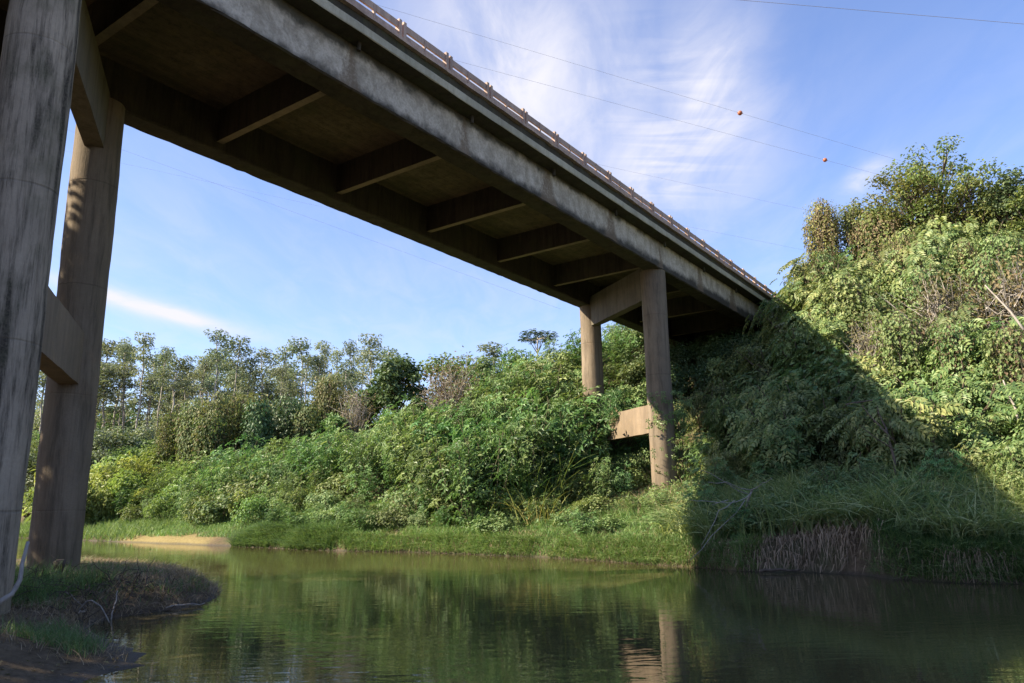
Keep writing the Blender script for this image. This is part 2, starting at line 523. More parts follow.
def ground_mat():
    m, N = new_mat('bank_soil')
    g = N.n('ShaderNodeNewGeometry'); pos = g.outputs['Position']
    a = N.noise(pos, 0.8, 6, 0.6); b = N.noise(pos, 9.0, 6, 0.65); b2 = N.noise(pos, 45.0, 3, 0.6)
    at_ = N.n('ShaderNodeAttribute', attribute_name='sand').outputs['Fac']
    at2 = N.n('ShaderNodeAttribute', attribute_name='mud').outputs['Fac']
    soil = N.ramp(b, [(0.25, (0.055, 0.038, 0.022)), (0.55, (0.12, 0.085, 0.05)), (0.8, (0.19, 0.14, 0.085))])
    soil = N.mix(N.maprange(a, 0.4, 0.65, 0, 0.7), soil, (0.06, 0.075, 0.028))
    sand = N.ramp(b, [(0.25, (0.15, 0.115, 0.045)), (0.7, (0.26, 0.205, 0.085))])
    mud = N.ramp(b, [(0.25, (0.065, 0.047, 0.028)), (0.7, (0.165, 0.12, 0.072))])
    c = N.mix(at2, N.mix(at_, soil, sand), mud)
    sp = N.n('ShaderNodeSeparateXYZ'); N.put(sp.inputs[0], pos)
    wet = N.maprange(N.m('ADD', sp.outputs[2], N.m('MULTIPLY', a, 0.08)), 0.14, 0.05)
    c = N.mix(N.m('MULTIPLY', wet, 0.55), c, (0.03, 0.026, 0.02))
    h = N.m('ADD', b, N.m('MULTIPLY', b2, 0.4))
    r = N.maprange(wet, 0, 1, 0.98, 0.6)
    p = principled(N, c, r, 0.15, bump(N, h, 0.8, 0.05))
    finish(N, p.outputs[0])
    return m


me = mesh_np('ground', np.stack([X, Y, Z], -1).reshape(-1, 3), [quads], [ground_mat()], smooth=True)
uu = (X * U[0] + Y * U[1]).ravel(); vv = (X * Wv[0] + Y * Wv[1]).ravel()
tt = uu - np.interp(vv, SV, SU)
sand = sstep(-43, -40.5, vv) * sstep(-32.5, -34, vv) * sstep(1.7, 0.7, tt + 0.6 * wob(X.ravel(), Y.ravel(), 1.1)) * (tt > -1)
sand += 0.8 * sstep(-8.6, -7.9, vv) * sstep(-6.3, -7.0, vv) * sstep(1.6, .8, tt) * (tt > -1)
nd = near_dist(X.ravel(), Y.ravel())
mud = sstep(-1.0, 0.0, nd)
for nm, arr in (('sand', sand), ('mud', mud)):
    a = me.attributes.new(nm, 'FLOAT', 'POINT')
    a.data.foreach_set('value', np.clip(arr, 0, 1).astype(np.float32))
tag(link('ground', me), kind='structure')


# ------------------------------------------------------------------ water
def water_mat():
    m, N = new_mat('river_water')
    g = N.n('ShaderNodeNewGeometry'); pos = g.outputs['Position']
    n1 = N.noise(N.mapping(pos, (1.0, 3.0, 1), rot=(0, 0, 0.12)), 1.5, 1.5, 0.5, 0.4)
    n2 = N.noise(N.mapping(pos, (1.0, 3.4, 1), rot=(0, 0, -0.08)), 4.2, 1.5, 0.5, 0.3)
    n0 = N.noise(pos, 0.20, 3, 0.5, 0.5)
    amp = N.maprange(n0, 0.38, 0.62, 0.45, 1.0)
    h = N.m('ADD', n1, N.m('MULTIPLY', n2, 0.34))
    h = N.m('MULTIPLY', h, amp)
    col = N.mix(N.noise(pos, 0.5, 3, 0.5), (0.054, 0.047, 0.02), (0.066, 0.053, 0.025))
    p = principled(N, col, 0.0, 0.5, bump(N, h, 1.0, 0.0045))
    p.inputs['IOR'].default_value = 1.333
    finish(N, p.outputs[0])
    return m


wme = mesh_np('river_water', [(-600, -80, 0), (300, -80, 0), (300, 200, 0), (-600, 420, 0)], [[(0, 1, 2, 3)]], [water_mat()])
tag(link('river_water', wme), kind='structure')

# ------------------------------------------------------------------ the bridge
UA, VA = 4.530, -12.639
UB, VB = 7.703, -17.445
SPAN = 23.23
VC = (VA + VB) / 2
axy = uv2xy(UA, VA)
bridge = empty('road_bridge', (axy[0], axy[1], 0.5), math.atan2(U[1], U[0]),
               'weathered grey concrete girder road bridge on round piers crossing the river', 'bridge')
BZ = 0.5
GRADE = -0.0113
SOF, SLB, SLT, KBT, LDT = 11.05, 12.20, 12.42, 12.74, 12.83     # heights over the water at u = 18


def zg(u):
    return GRADE * (np.asarray(u, float) - 18.0)


def LB(u, v, z):
    return np.stack(np.broadcast_arrays(np.asarray(u, float) - UA, -(np.asarray(v, float) - VA), np.asarray(z, float) - BZ), -1)


GZ0 = SOF - BZ
STAIN_OFF = UA - 10.7 + 2.1
M['girder'] = girder_mat()


def prism(profile, u0, u1, nseg, skew=0.0, rough=0.0, seed=0):
    """profile [(v, z)...] counter-clockwise seen from +u swept along the bridge"""
    pr = np.array(profile, float); k = len(pr)
    us = np.linspace(u0, u1, nseg + 1)
    r = np.random.default_rng(seed)
    V = []
    for a in us:
        pv = pr[:, 0] + r.normal(0, rough, k); pz = pr[:, 1] + r.normal(0, rough, k)
        V.append(LB(a + 0 * pv, pv, pz + zg(a)))
    V = np.vstack(V)
    i = np.arange(nseg)[:, None] * k; j = np.arange(k)[None]
    q = np.stack([i + j, i + k + j, i + k + (j + 1) % k, i + (j + 1) % k], -1).reshape(-1, 4)
    b = MB(); b.add(V, None, q)
    # end caps as fans
    c0 = V[:k].mean(0); c1 = V[-k:].mean(0)
    n = len(V)
    T = []
    for jj in range(k):
        T.append((n, jj, (jj + 1) % k)); T.append((n + 1, nseg * k + (jj + 1) % k, nseg * k + jj))
    b.V.append(np.vstack([c0, c1])); b.T.append(np.array(T)); b.n += 2
    return b


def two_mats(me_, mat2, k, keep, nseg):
    """second, darker material on every swept face but those of the kept profile edges"""
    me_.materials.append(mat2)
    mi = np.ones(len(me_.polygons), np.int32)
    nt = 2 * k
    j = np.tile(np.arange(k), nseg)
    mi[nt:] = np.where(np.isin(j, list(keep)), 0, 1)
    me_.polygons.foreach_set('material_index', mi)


U0, U1 = -16.0, 45.0
# girders (outer face 0.5 m outside the column axis)
for side in (1, -1):
    vo = VC + side * (abs(VA - VC) + 0.5); vi = vo - side * 0.68
    ch = 0.035
    prof = [(vi, SLB), (vi, SOF + ch), (vi + side * ch, SOF), (vo - side * ch, SOF), (vo, SOF + ch), (vo, SLB)]
    if side < 0: prof = prof[::-1]
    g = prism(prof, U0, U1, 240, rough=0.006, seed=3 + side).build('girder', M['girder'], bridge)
    two_mats(g.data, M['soffit'], 6, {4} if side > 0 else {0}, 240)  # inner face and soffit take the shade-darkened colour
# deck slab between and outside
VOUT = abs(VA - VC) + 1.02
prof = [(VC - VOUT, SLB - 0.02), (VC + VOUT, SLB - 0.02), (VC + VOUT, SLT), (VC - VOUT, SLT)]
# slab edges, soffit and carriageway
vin = abs(VA - VC) + 0.5
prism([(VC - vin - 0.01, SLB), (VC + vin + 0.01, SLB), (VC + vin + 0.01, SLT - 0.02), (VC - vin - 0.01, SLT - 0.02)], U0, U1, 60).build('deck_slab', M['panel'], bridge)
for side in (1, -1):
    a, b_ = VC + side * (vin + 0.012), VC + side * VOUT
    prof = [(a, SLB - 0.015), (b_ - side * 0.015, SLB - 0.02), (b_, SLB + 0.0), (b_, SLT - 0.015), (b_ - side * 0.015, SLT), (a, SLT)]
    if side < 0: prof = prof[::-1]
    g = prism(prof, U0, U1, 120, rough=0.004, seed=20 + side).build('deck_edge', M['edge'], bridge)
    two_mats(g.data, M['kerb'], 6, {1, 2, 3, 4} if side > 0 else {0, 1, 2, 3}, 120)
    a, b_ = VC + side * (VOUT - 0.75), VC + side * (VOUT - 0.14)
    prof = [(a, SLT + 0.002), (b_, SLT + 0.002), (b_, KBT), (a, KBT)]
    if side < 0: prof = prof[::-1]
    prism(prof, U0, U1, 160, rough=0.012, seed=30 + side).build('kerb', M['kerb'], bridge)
    a, b_ = VC + side * (VOUT - 0.34), VC + side * (VOUT - 0.03)
    prof = [(a, KBT + 0.002), (b_, KBT + 0.002), (b_, LDT), (a, LDT)]
    if side < 0: prof = prof[::-1]
    prism(prof, U0, U1, 160, rough=0.006, seed=40 + side).build('railing_base', M['rail'], bridge)
rd = prism([(VC - VOUT + 0.75, SLT + 0.003), (VC + VOUT - 0.75, SLT + 0.003), (VC + VOUT - 0.75, SLT + 0.05), (VC - VOUT + 0.75, SLT + 0.05)], U0, U1, 30)
mm, N = new_mat('asphalt')
finish(N, principled(N, N.ramp(N.noise(N.n('ShaderNodeTexCoord').outputs['Object'], 30, 5, 0.6), [(0.3, (0.035, 0.035, 0.037)), (0.7, (0.065, 0.064, 0.062))]), 0.9, 0.3).outputs[0])
M['asphalt'] = mm
rd.build('carriageway', M['asphalt'], bridge)
# diaphragms between the girders
vi = abs(VA - VC) + 0.5 - 0.68
for k in range(-6, 9):
    uc = 10.72 + 4.2 * k
    if uc > U1 - 1: continue
    zb = SOF + 0.22
    z0 = zg(uc)
    pts = []
    for uu_ in (uc - 0.10, uc + 0.10):
        for vv_, z_ in ((VC - vi - 0.02, zb), (VC + vi + 0.02, zb), (VC + vi + 0.02, SLB + 0.01), (VC - vi - 0.02, SLB + 0.01)):
            pts.append(LB(uu_, vv_, z_ + z0))
    b = MB(); b.add(np.array(pts), None, [(0, 1, 2, 3), (7, 6, 5, 4), (0, 4, 5, 1), (1, 5, 6, 2), (2, 6, 7, 3), (3, 7, 4, 0)])
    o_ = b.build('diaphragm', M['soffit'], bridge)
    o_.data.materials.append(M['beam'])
    o_.data.polygons[2].material_index = 1  # lighter bottom face: lit lower edge put into the colour
    for side in (1, -1):                      # drain pipe through the overhang beside each diaphragm
        pp = LB(uc + 0.05, VC + side * (vin + 0.2), SLB + 0.02 + z0)
        dp = MB(); dp.tube(np.array([pp, pp - np.array([0, 0, 0.13]), pp - np.array([0.01, 0, 0.26])]), 0.05, 10)
        dp.build('drain_pipe', M['kerb'], bridge)


def column(uc, vc, z0, z1, mat, seed):
    """round pier: board-formed shaft, slight steps at the pours"""
    r = np.random.default_rng(seed)
    k = 44; zs = np.arange(z0, z1, 0.3); zs = np.append(zs, z1)
    th = np.arange(k) * 2 * np.pi / k
    V = []
    for i, z in enumerate(zs):
        pour = int((z - z0) / 2.45)
        rr = 0.5 + 0.006 * ((pour % 2) * 2 - 1) + 0.002 * np.cos(22 * th) + r.normal(0, 0.0025, k)
        V.append(np.stack([rr * np.cos(th), rr * np.sin(th), np.full(k, z)], -1))
    V = np.vstack(V)
    n = len(zs)
    i = np.arange(n - 1)[:, None] * k; j = np.arange(k)[None]
    q = np.stack([i + j, i + (j + 1) % k, i + k + (j + 1) % k, i + k + j], -1).reshape(-1, 4)
    b = MB(); b.add(V, None, q)
    o = b.build('column', mat, bridge, smooth=True)
    o.location = LB(uc, vc, BZ)
    return o


def frame_beam(u0, v0, u1, v1, z0, z1, wdt, name):
    a = uv2xy(u0, v0); b = uv2xy(u1, v1)
    A_, B_ = np.array([u0, v0]), np.array([u1, v1])
    d = (B_ - A_) / np.linalg.norm(B_ - A_); n = np.array([-d[1], d[0]]) * wdt / 2
    A2, B2 = A_ + d * 0.32, B_ - d * 0.32
    ns = 12; mbb = MB(); V = []
    r = np.random.default_rng(5)
    for t in np.linspace(0, 1, ns + 1):
        c = A2 + (B2 - A2) * t
        for sgn, z in ((-1, z0), (1, z0), (1, z1), (-1, z1)):
            e = c + n * sgn * (1 + r.normal(0, 0.01))
            V.append(LB(e[0], e[1], z + r.normal(0, 0.006)))
    i = np.arange(ns)[:, None] * 4; j = np.arange(4)[None]
    q = np.stack([i + j, i + (j + 1) % 4, i + 4 + (j + 1) % 4, i + 4 + j], -1).reshape(-1, 4)
    mbb.add(np.array(V), None, q)
    return mbb.build(name, M['cap' if name == 'cap_beam' else 'beam'], bridge)


for k, off in enumerate((0.0, SPAN)):
    pa = (UA + off, VA); pb = (UB + off, VB)
    for n_, (uc, vc) in enumerate((pa, pb)):
        xy = uv2xy(uc, vc)
        zb = gz(*xy) - 0.5
        c = column(uc, vc, zb - BZ, SOF + float(zg(uc)) + 0.01 - BZ, M['colnear'] if (k == 0 and n_ == 0) else M['col'], k * 2 + n_)
        c['label'] = [['black-streaked near column at left edge', 'column sunlit on one side behind the near one'],
                      ['front column on the far bank', 'rear column on the far bank']][k][n_]
    frame_beam(*pa, *pb, 4.36, 5.50, 0.40, 'tie_beam')
    frame_beam(*pa, *pb, 9.88, SOF + 0.25, 0.40, 'cap_beam')

# abutment at the far end, under the deck
b = prism([(VC - VOUT + 0.2, 9.6), (VC + VOUT - 0.2, 9.6), (VC + VOUT - 0.2, SLB - 0.03), (VC - VOUT + 0.2, SLB - 0.03)], 43.6, 45.4, 2)
b.build('abutment', M['abut'], bridge)

# railing: concrete panels 1.7 m long, paired end posts, one middle post, two rails
def ubox(u0, u1, v0, v1, z0, z1):
    P_ = [LB(a, b_, c + float(zg(a))) for a in (u0, u1) for b_, c in ((v0, z0), (v1, z0), (v1, z1), (v0, z1))]
    bb = MB(); bb.add(np.array(P_), None, [(0, 1, 2, 3), (7, 6, 5, 4), (0, 4, 5, 1), (1, 5, 6, 2), (2, 6, 7, 3), (3, 7, 4, 0)])
    return bb


for side in (1, -1):
    vr = VC + side * (VOUT - 0.19)
    v0, v1 = vr - 0.026, vr + 0.026
    rail_root = prism([(vr - 0.09, LDT + .002), (vr + 0.09, LDT + .002), (vr + 0.09, LDT + 0.03), (vr - 0.09, LDT + 0.03)], U0, U1, 60, rough=0.003, seed=50).build('railing', M['rail'], bridge)
    rr = np.random.default_rng(60 + side)
    for k in range(-16, 20):
        ub = 11.93 + 1.775 * k
        if ub + 1.775 > U1: break
        z_ = LDT + 0.032
        top = 13.33
        jt = rr.normal(0, 0.008, 8)
        ubox(ub - 0.05, ub + 0.045, v0 - .04, v1 + .04, z_, top + 0.05 + jt[0]).build('post', M['rail'], rail_root)
        ubox(ub + 0.115, ub + 0.21, v0 - .04, v1 + .04, z_, top + 0.04 + jt[1]).build('post', M['rail'], rail_root)
        ubox(ub + 0.90, ub + 0.96, v0 - .01, v1 + .01, z_, top - 0.004 + jt[2]).build('post', M['rail'], rail_root)
        ubox(ub + 0.21, ub + 1.725, v0, v1, 13.15 + jt[3], top + jt[3]).build('rail', M['rail'], rail_root)
        ubox(ub + 0.21, ub + 1.725, v0 + .004, v1 - .004, 12.945 + jt[4], 13.07 + jt[4]).build('rail', M['rail'], rail_root)

# road on the embankment beyond the bridge
rp = []
for u_ in np.linspace(45.0, 160, 40):
    for v_ in (VC - 3.4, VC + 3.4):
        xy = uv2xy(u_, v_); rp.append((xy[0], xy[1], max(gz(*uv2xy(u_, VC)), gz(*xy)) + 0.05))
i = np.arange(39) * 2
tag(link('road', mesh_np('road', rp, [np.stack([i, i + 1, i + 3, i + 2], -1)], [M['asphalt']])), kind='structure')

# >>> VEGETATION
# ------------------------------------------------------------------ leaves
def norm(a):
    return a / (np.linalg.norm(a, axis=-1, keepdims=True) + 1e-9)


def t_diamond(w=0.42, fold=0.14):
    V = np.array([(0, 0, 0), (w * 0.5, 0.45, fold), (0, 1, -0.06), (-w * 0.5, 0.45, fold), (0, 0.45, 0)], float)
    return V, np.array([(0, 1, 4), (4, 1, 2), (0, 4, 3), (4, 2, 3)])


def t_kite(w=0.5, fold=0.12):
    V = np.array([(0, 0, 0), (w * 0.5, 0.5, fold), (0, 1, 0), (-w * 0.5, 0.5, fold)], float)
    return V, np.array([(0, 1, 2), (0, 2, 3)])


def t_palmate(n=7):
    """deeply lobed leaf: lobes fan out from the stalk"""
    V = [(0, 0, 0)]; T = []
    for k in range(n):
        a = math.radians(-130 + 260 * k / (n - 1)); L = 1.0 - 0.35 * abs(k - (n - 1) / 2) / ((n - 1) / 2)
        d = np.array([math.sin(a), math.cos(a)]); p = np.array([d[1], -d[0]])
        i = len(V)
        m = d * L * 0.55
        V += [(m[0] + p[0] * .15, m[1] + p[1] * .15, 0.05), (d[0] * L, d[1] * L, -0.16 * L), (m[0] - p[0] * .15, m[1] - p[1] * .15, 0.05)]
        T += [(0, i, i + 1), (0, i + 1, i + 2)]
    V = np.array(V, float); V[:, 1] += 0.35
    return V, np.array(T)


def t_spray(n=5, w=0.46, L=0.46):
    """one twig with paired leaflets"""
    V = []; T = []
    for k in range(n):
        y = 0.12 + 0.78 * k / (n - 1)
        for s in (-1, 1):
            a = math.radians(s * (62 - 30 * k / n)); d = np.array([math.sin(a), math.cos(a)]); p = np.array([d[1], -d[0]])
            l = L * (1 - 0.35 * abs(2 * k / (n - 1) - 0.8))
            i = len(V); b = np.array([0, y])
            dz = -0.28 * y * y
            for q, z in ((b, 0.0), (b + d * l * .5 + p * w * l * .5, 0.03), (b + d * l, -0.09), (b + d * l * .5 - p * w * l * .5, 0.03)):
                V.append((q[0], q[1], z + dz))
            T += [(i, i + 1, i + 2), (i, i + 2, i + 3)]
    return np.array(V, float), np.array(T)


def scatter(tpl, P, Nn, size, r, tip=None, tipw=0.0):
    """copies of a leaf template: P positions, Nn leaf normals, size; tip = preferred direction of the leaf tip"""
    TV, TT = tpl
    n = len(P)
    Nn = norm(Nn)
    t = r.normal(size=(n, 3))
    if tip is not None: t = t * (1 - tipw) + tip * tipw * 2
    t = norm(t - (t * Nn).sum(1, keepdims=True) * Nn)
    b = np.cross(t, Nn)
    size = np.broadcast_to(size, (n,))
    V = (TV[None, :, 0, None] * b[:, None] + TV[None, :, 1, None] * t[:, None] + TV[None, :, 2, None] * Nn[:, None]) * size[:, None, None] + P[:, None]
    F = TT[None] + (np.arange(n) * len(TV))[:, None, None]
    return V.reshape(-1, 3), F.reshape(-1, 3)


def leaves(mb, tpl, P, Nn, size, r, **k):
    V, F = scatter(tpl, P, Nn, size, r, **k)
    mb.add(V, F)


UP = np.array([0, 0, 1.0])


def ball(r, n, shell=0.5):
    d = norm(r.normal(size=(n, 3)))
    return d * (shell + (1 - shell) * r.random((n, 1)) ** 0.5), d


def blades(mb, P, length, width, r, lean=0.5, droop=0.6, tilt=None, seg=3):
    """grass blades as curved tapering strips"""
    n = len(P)
    a = r.random(n) * 2 * np.pi
    d = np.stack([np.cos(a), np.sin(a), 0 * a], -1)
    if tilt is not None: d = norm(d + tilt)
    L = length * (0.55 + 0.75 * r.random(n)); ln = lean * (0.3 + r.random(n)); dr = droop * (0.3 + r.random(n))
    sd_ = norm(np.cross(d, UP) + r.normal(0, 0.35, (n, 3)))
    V = []
    for k in range(seg + 1):
        s = k / seg
        c = P + UP * (L * (s - 0.55 * dr * s ** 2.2))[:, None] + d * (L * (ln * s * 0.6 + dr * 0.75 * s * s))[:, None]
        w = width * (1 - s) ** 0.7 * 0.5 if k < seg else 0.0
        if k < seg:
            V.append(c - sd_ * w); V.append(c + sd_ * w)
        else:
            V.append(c)
    V = np.stack(V, 1)
    m = 2 * seg + 1
    T = []
    for k in range(seg - 1):
        T += [(2 * k, 2 * k + 1, 2 * k + 3), (2 * k, 2 * k + 3, 2 * k + 2)]
    T.append((2 * seg - 2, 2 * seg - 1, 2 * seg))
    F = np.array(T)[None] + (np.arange(n) * m)[:, None, None]
    mb.add(V.reshape(-1, 3), F.reshape(-1, 3))


LEAFGAIN = 1.95
SUNV = np.array(sd)


def g3(a):
    a = [tuple(LEAFGAIN * c for c in q) for q in a]
    return [(0.0, a[0]), (0.5, a[1]), (1.0, a[2])]


M['castor'] = leaf_mat('broad_leaf', g3([(0.035, 0.07, 0.018), (0.062, 0.112, 0.028), (0.11, 0.15, 0.045)]), 0.28, 0.42)
M['creeper'] = leaf_mat('creeper_leaf', g3([(0.045, 0.075, 0.02), (0.075, 0.115, 0.03), (0.13, 0.155, 0.05)]), 0.3, 0.5)
M['spray'] = leaf_mat('spray_leaf', g3([(0.048, 0.075, 0.022), (0.085, 0.115, 0.032), (0.145, 0.155, 0.05)]), 0.28, 0.45)
M['yellowbush'] = leaf_mat('yellow_green_leaf', g3([(0.07, 0.10, 0.02), (0.115, 0.145, 0.028), (0.16, 0.18, 0.045)]), 0.32, 0.5)
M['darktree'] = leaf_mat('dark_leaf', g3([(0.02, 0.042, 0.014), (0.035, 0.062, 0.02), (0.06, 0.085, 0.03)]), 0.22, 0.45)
M['midtree'] = leaf_mat('mid_leaf', g3([(0.04, 0.07, 0.018), (0.065, 0.105, 0.025), (0.105, 0.14, 0.04)]), 0.28, 0.5)
M['euca'] = leaf_mat('grey_green_leaf', g3([(0.06, 0.08, 0.045), (0.10, 0.12, 0.07), (0.15, 0.16, 0.095)]), 0.3, 0.5)
M['vine'] = leaf_mat('vine_leaf', g3([(0.035, 0.05, 0.014), (0.065, 0.08, 0.02), (0.115, 0.105, 0.035)]), 0.3, 0.55)
M['dryvine'] = leaf_mat('dry_vine_leaf', g3([(0.06, 0.045, 0.02), (0.095, 0.068, 0.03), (0.085, 0.08, 0.03)]), 0.25, 0.7)
M['tanvine'] = leaf_mat('tan_vine_leaf', g3([(0.075, 0.055, 0.026), (0.115, 0.082, 0.038), (0.10, 0.09, 0.034)]), 0.25, 0.7)
M['crown'] = leaf_mat('olive_leaf', g3([(0.05, 0.065, 0.014), (0.09, 0.11, 0.022), (0.15, 0.145, 0.035)]), 0.32, 0.5)
M['grass'] = leaf_mat('grass_blade', g3([(0.05, 0.095, 0.02), (0.085, 0.14, 0.03), (0.14, 0.17, 0.05)]), 0.3, 0.55)
M['lushgrass'] = leaf_mat('lush_grass_blade', g3([(0.035, 0.068, 0.018), (0.06, 0.105, 0.026), (0.10, 0.135, 0.04)]), 0.3, 0.55)
M['tallgrass'] = leaf_mat('tall_grass_blade', g3([(0.065, 0.092, 0.03), (0.115, 0.138, 0.044), (0.19, 0.18, 0.07)]), 0.28, 0.45)
M['drygrass'] = leaf_mat('dry_grass_blade', g3([(0.11, 0.08, 0.042), (0.19, 0.14, 0.075), (0.27, 0.205, 0.115)]), 0.2, 0.7)
M['weed'] = leaf_mat('yellowed_leaf', g3([(0.07, 0.095, 0.02), (0.12, 0.125, 0.028), (0.17, 0.14, 0.04)]), 0.3, 0.5)
M['stem'] = bark_mat('green_stem', (0.07, 0.07, 0.035), (0.14, 0.12, 0.07))
M['bark'] = bark_mat('brown_bark', (0.06, 0.045, 0.032), (0.16, 0.12, 0.085))
M['palebark'] = bark_mat('pale_bark', (0.22, 0.19, 0.155), (0.46, 0.42, 0.36), 1.5)
M['twig'] = bark_mat('bleached_twig', (0.20, 0.17, 0.14), (0.38, 0.34, 0.29), 6)
M['darktwig'] = bark_mat('dark_twig', (0.05, 0.04, 0.03), (0.13, 0.10, 0.075), 6)


def wig(p0, p1, n, amp, r):
    t = np.linspace(0, 1, n)[:, None]
    P = np.asarray(p0) * (1 - t) + np.asarray(p1) * t
    off = np.cumsum(r.normal(0, amp, (n, 3)), 0)
    off -= off[0] + (off[-1] - off[0]) * t
    return P + off


PROTO = {}


def place(kind, loc, rz, sc, label, cat, group=None, name=None, scz=None):
    """one more plant of a kind: an empty at its foot with its parts as children, mesh data shared"""
    nm, parts = PROTO[kind]
    shrub = kind[:3] in ('cas', 'mou', 'spr', 'yel', 'dar')
    if shrub: rz = (rz % 1.5) - 0.75               # leaves turn to the light: keep each shrub's sunny side to the sun
    o = empty(name or nm, loc, rz, label, cat, group)
    o.scale = (sc * (1 + 0.25 * math.sin(loc[0] * 7.1)), sc, scz if scz else sc)
    for pn, me_ in parts:
        c = bpy.data.objects.new(pn, me_)
        scene.collection.objects.link(c)
        c.parent = o
    return o


# --- shrub prototypes: unit about 2 m high
def shrub_castor(seed, dense=1.0):
    r = np.random.default_rng(seed)
    st = MB(); lf = MB()
    tips = []
    for k in range(13):
        a = r.random() * 6.28; rad = 0.2 + 0.75 * r.random() ** 0.6
        top = np.array([rad * math.cos(a), rad * math.sin(a), 2.05 - 0.85 * rad ** 1.5 + r.normal(0, 0.17)])
        P = wig((top[0] * 0.15, top[1] * 0.15, -0.12), top, 5, 0.05, r)
        st.tube(P, np.linspace(0.013, 0.008, 5), 4)
        tips.append(P)
    pos = []; nr = []
    for P in tips:
        n = int(26 * dense)
        s = r.random(n) ** 0.55
        c = P[0] + (P[-1] - P[0]) * s[:, None]
        d, _ = ball(r, n, 0.2)
        p = c + d * np.array([0.40, 0.40, 0.24])
        pos.append(p); nr.append(norm(np.stack([p[:, 0] * 0.5, p[:, 1] * 0.5, np.full(n, 0.7)], -1) + SUNV * 0.6 + r.normal(0, 0.42, (n, 3))))
    pos = np.vstack(pos); nr = np.vstack(nr)
    keep = pos[:, 2] > 0.05
    leaves(lf, t_palmate(5), pos[keep], nr[keep], 0.175 * (0.6 + 0.7 * r.random(keep.sum())), r)
    return [('foliage', lf.mesh('broad_leaf_foliage', M['castor'])), ('stem', st.mesh('shrub_stems', M['stem']))]


def shrub_mound(seed, mat, tpl, size, n=1100, flat=0.8, mats='stem', clump=16):
    r = np.random.default_rng(seed)
    st = MB(); lf = MB(); pos = []; nr = []
    for k in range(clump):
        a = r.random() * 6.28; el_ = r.random() ** 0.7
        R = 0.75 + 0.3 * r.random()
        c = np.array([R * math.cos(a) * math.sqrt(1 - el_ ** 2), R * math.sin(a) * math.sqrt(1 - el_ ** 2), 0.25 + 1.35 * flat * el_ * R + r.normal(0, 0.1)])
        st.tube(wig((c[0] * .2, c[1] * .2, -0.1), c, 4, 0.06, r), np.linspace(0.014, 0.008, 4), 4)
        m = n // clump
        d, dd = ball(r, m, 0.35)
        rr_ = 0.30 + 0.22 * r.random()
        pos.append(c + d * rr_ * np.array([1.15, 1.15, 0.8])); nr.append(dd * 0.6 + UP * 0.4 + SUNV * 0.6 + r.normal(0, 0.38, (m, 3)))
    pos = np.vstack(pos); nr = np.vstack(nr)
    keep = pos[:, 2] > 0.02
    leaves(lf, tpl, pos[keep], nr[keep], size * (0.6 + 0.8 * r.random(keep.sum())), r, tip=np.array([0, 0, -0.5]), tipw=0.3)
    return [('foliage', lf.mesh('mound_foliage', M[mat])), ('stem', st.mesh('shrub_stems', M[mats]))]


def shrub_spray(seed, mat='spray', n=300, size=0.34):
    """open shrub of drooping, layered twigs with paired leaflets"""
    r = np.random.default_rng(seed)
    st = MB(); lf = MB(); pos = []; nr = []; tp = []
    for k in range(11):
        a = r.random() * 6.28; rad = 0.35 + 0.85 * r.random()
        top = np.array([rad * math.cos(a), rad * math.sin(a), 1.9 - 0.55 * rad + r.normal(0, 0.22)])
        P = wig((0, 0, -0.15), top, 6, 0.07, r)
        st.tube(P, np.linspace(0.03, 0.009, 6), 4)
        m = n // 11
        s = 0.25 + 0.75 * r.random(m) ** 0.6
        c = np.stack([np.interp(s, np.linspace(0, 1, 6), P[:, i]) for i in range(3)], -1)
        d, _ = ball(r, m, 0.1)
        p = c + d * np.array([0.42, 0.42, 0.25])
        pos.append(p)
        out = norm(np.stack([p[:, 0] - c[:, 0] + 0.3 * p[:, 0], p[:, 1] - c[:, 1] + 0.3 * p[:, 1], np.full(m, -0.05)], -1))
        tp.append(out); nr.append(UP * 0.7 + 0.3 * out + SUNV * 0.7 + r.normal(0, 0.32, (m, 3)))
    lfP = np.vstack(pos); nr = np.vstack(nr); tp = np.vstack(tp)
    V, F = scatter(t_spray(), lfP, nr, size * (0.65 + 0.7 * r.random(len(lfP))), r, tip=tp, tipw=0.75)
    lf.add(V, F)
    return [('foliage', lf.mesh('spray_foliage', M[mat])), ('stem', st.mesh('shrub_stems', M['bark']))]


for s in range(6): PROTO['castor%d' % s] = ('broad_leaved_shrub', shrub_castor(100 + s, 0.9 + 0.08 * s))
for s in range(4): PROTO['mound%d' % s] = ('creeper_shrub', shrub_mound(120 + s, 'creeper', t_kite(0.62), 0.15, 1250))
for s in range(6): PROTO['spray%d' % s] = ('leafy_shrub', shrub_spray(140 + s, size=0.26 + 0.035 * s))
for s in range(2): PROTO['yellow%d' % s] = ('yellow_green_bush', shrub_mound(160 + s, 'yellowbush', t_kite(0.36), 0.2, 1500, 0.95))
for s in range(2): PROTO['dark%d' % s] = ('dark_shrub', shrub_mound(170 + s, 'darktree', t_kite(0.55), 0.15, 1200, 0.9))


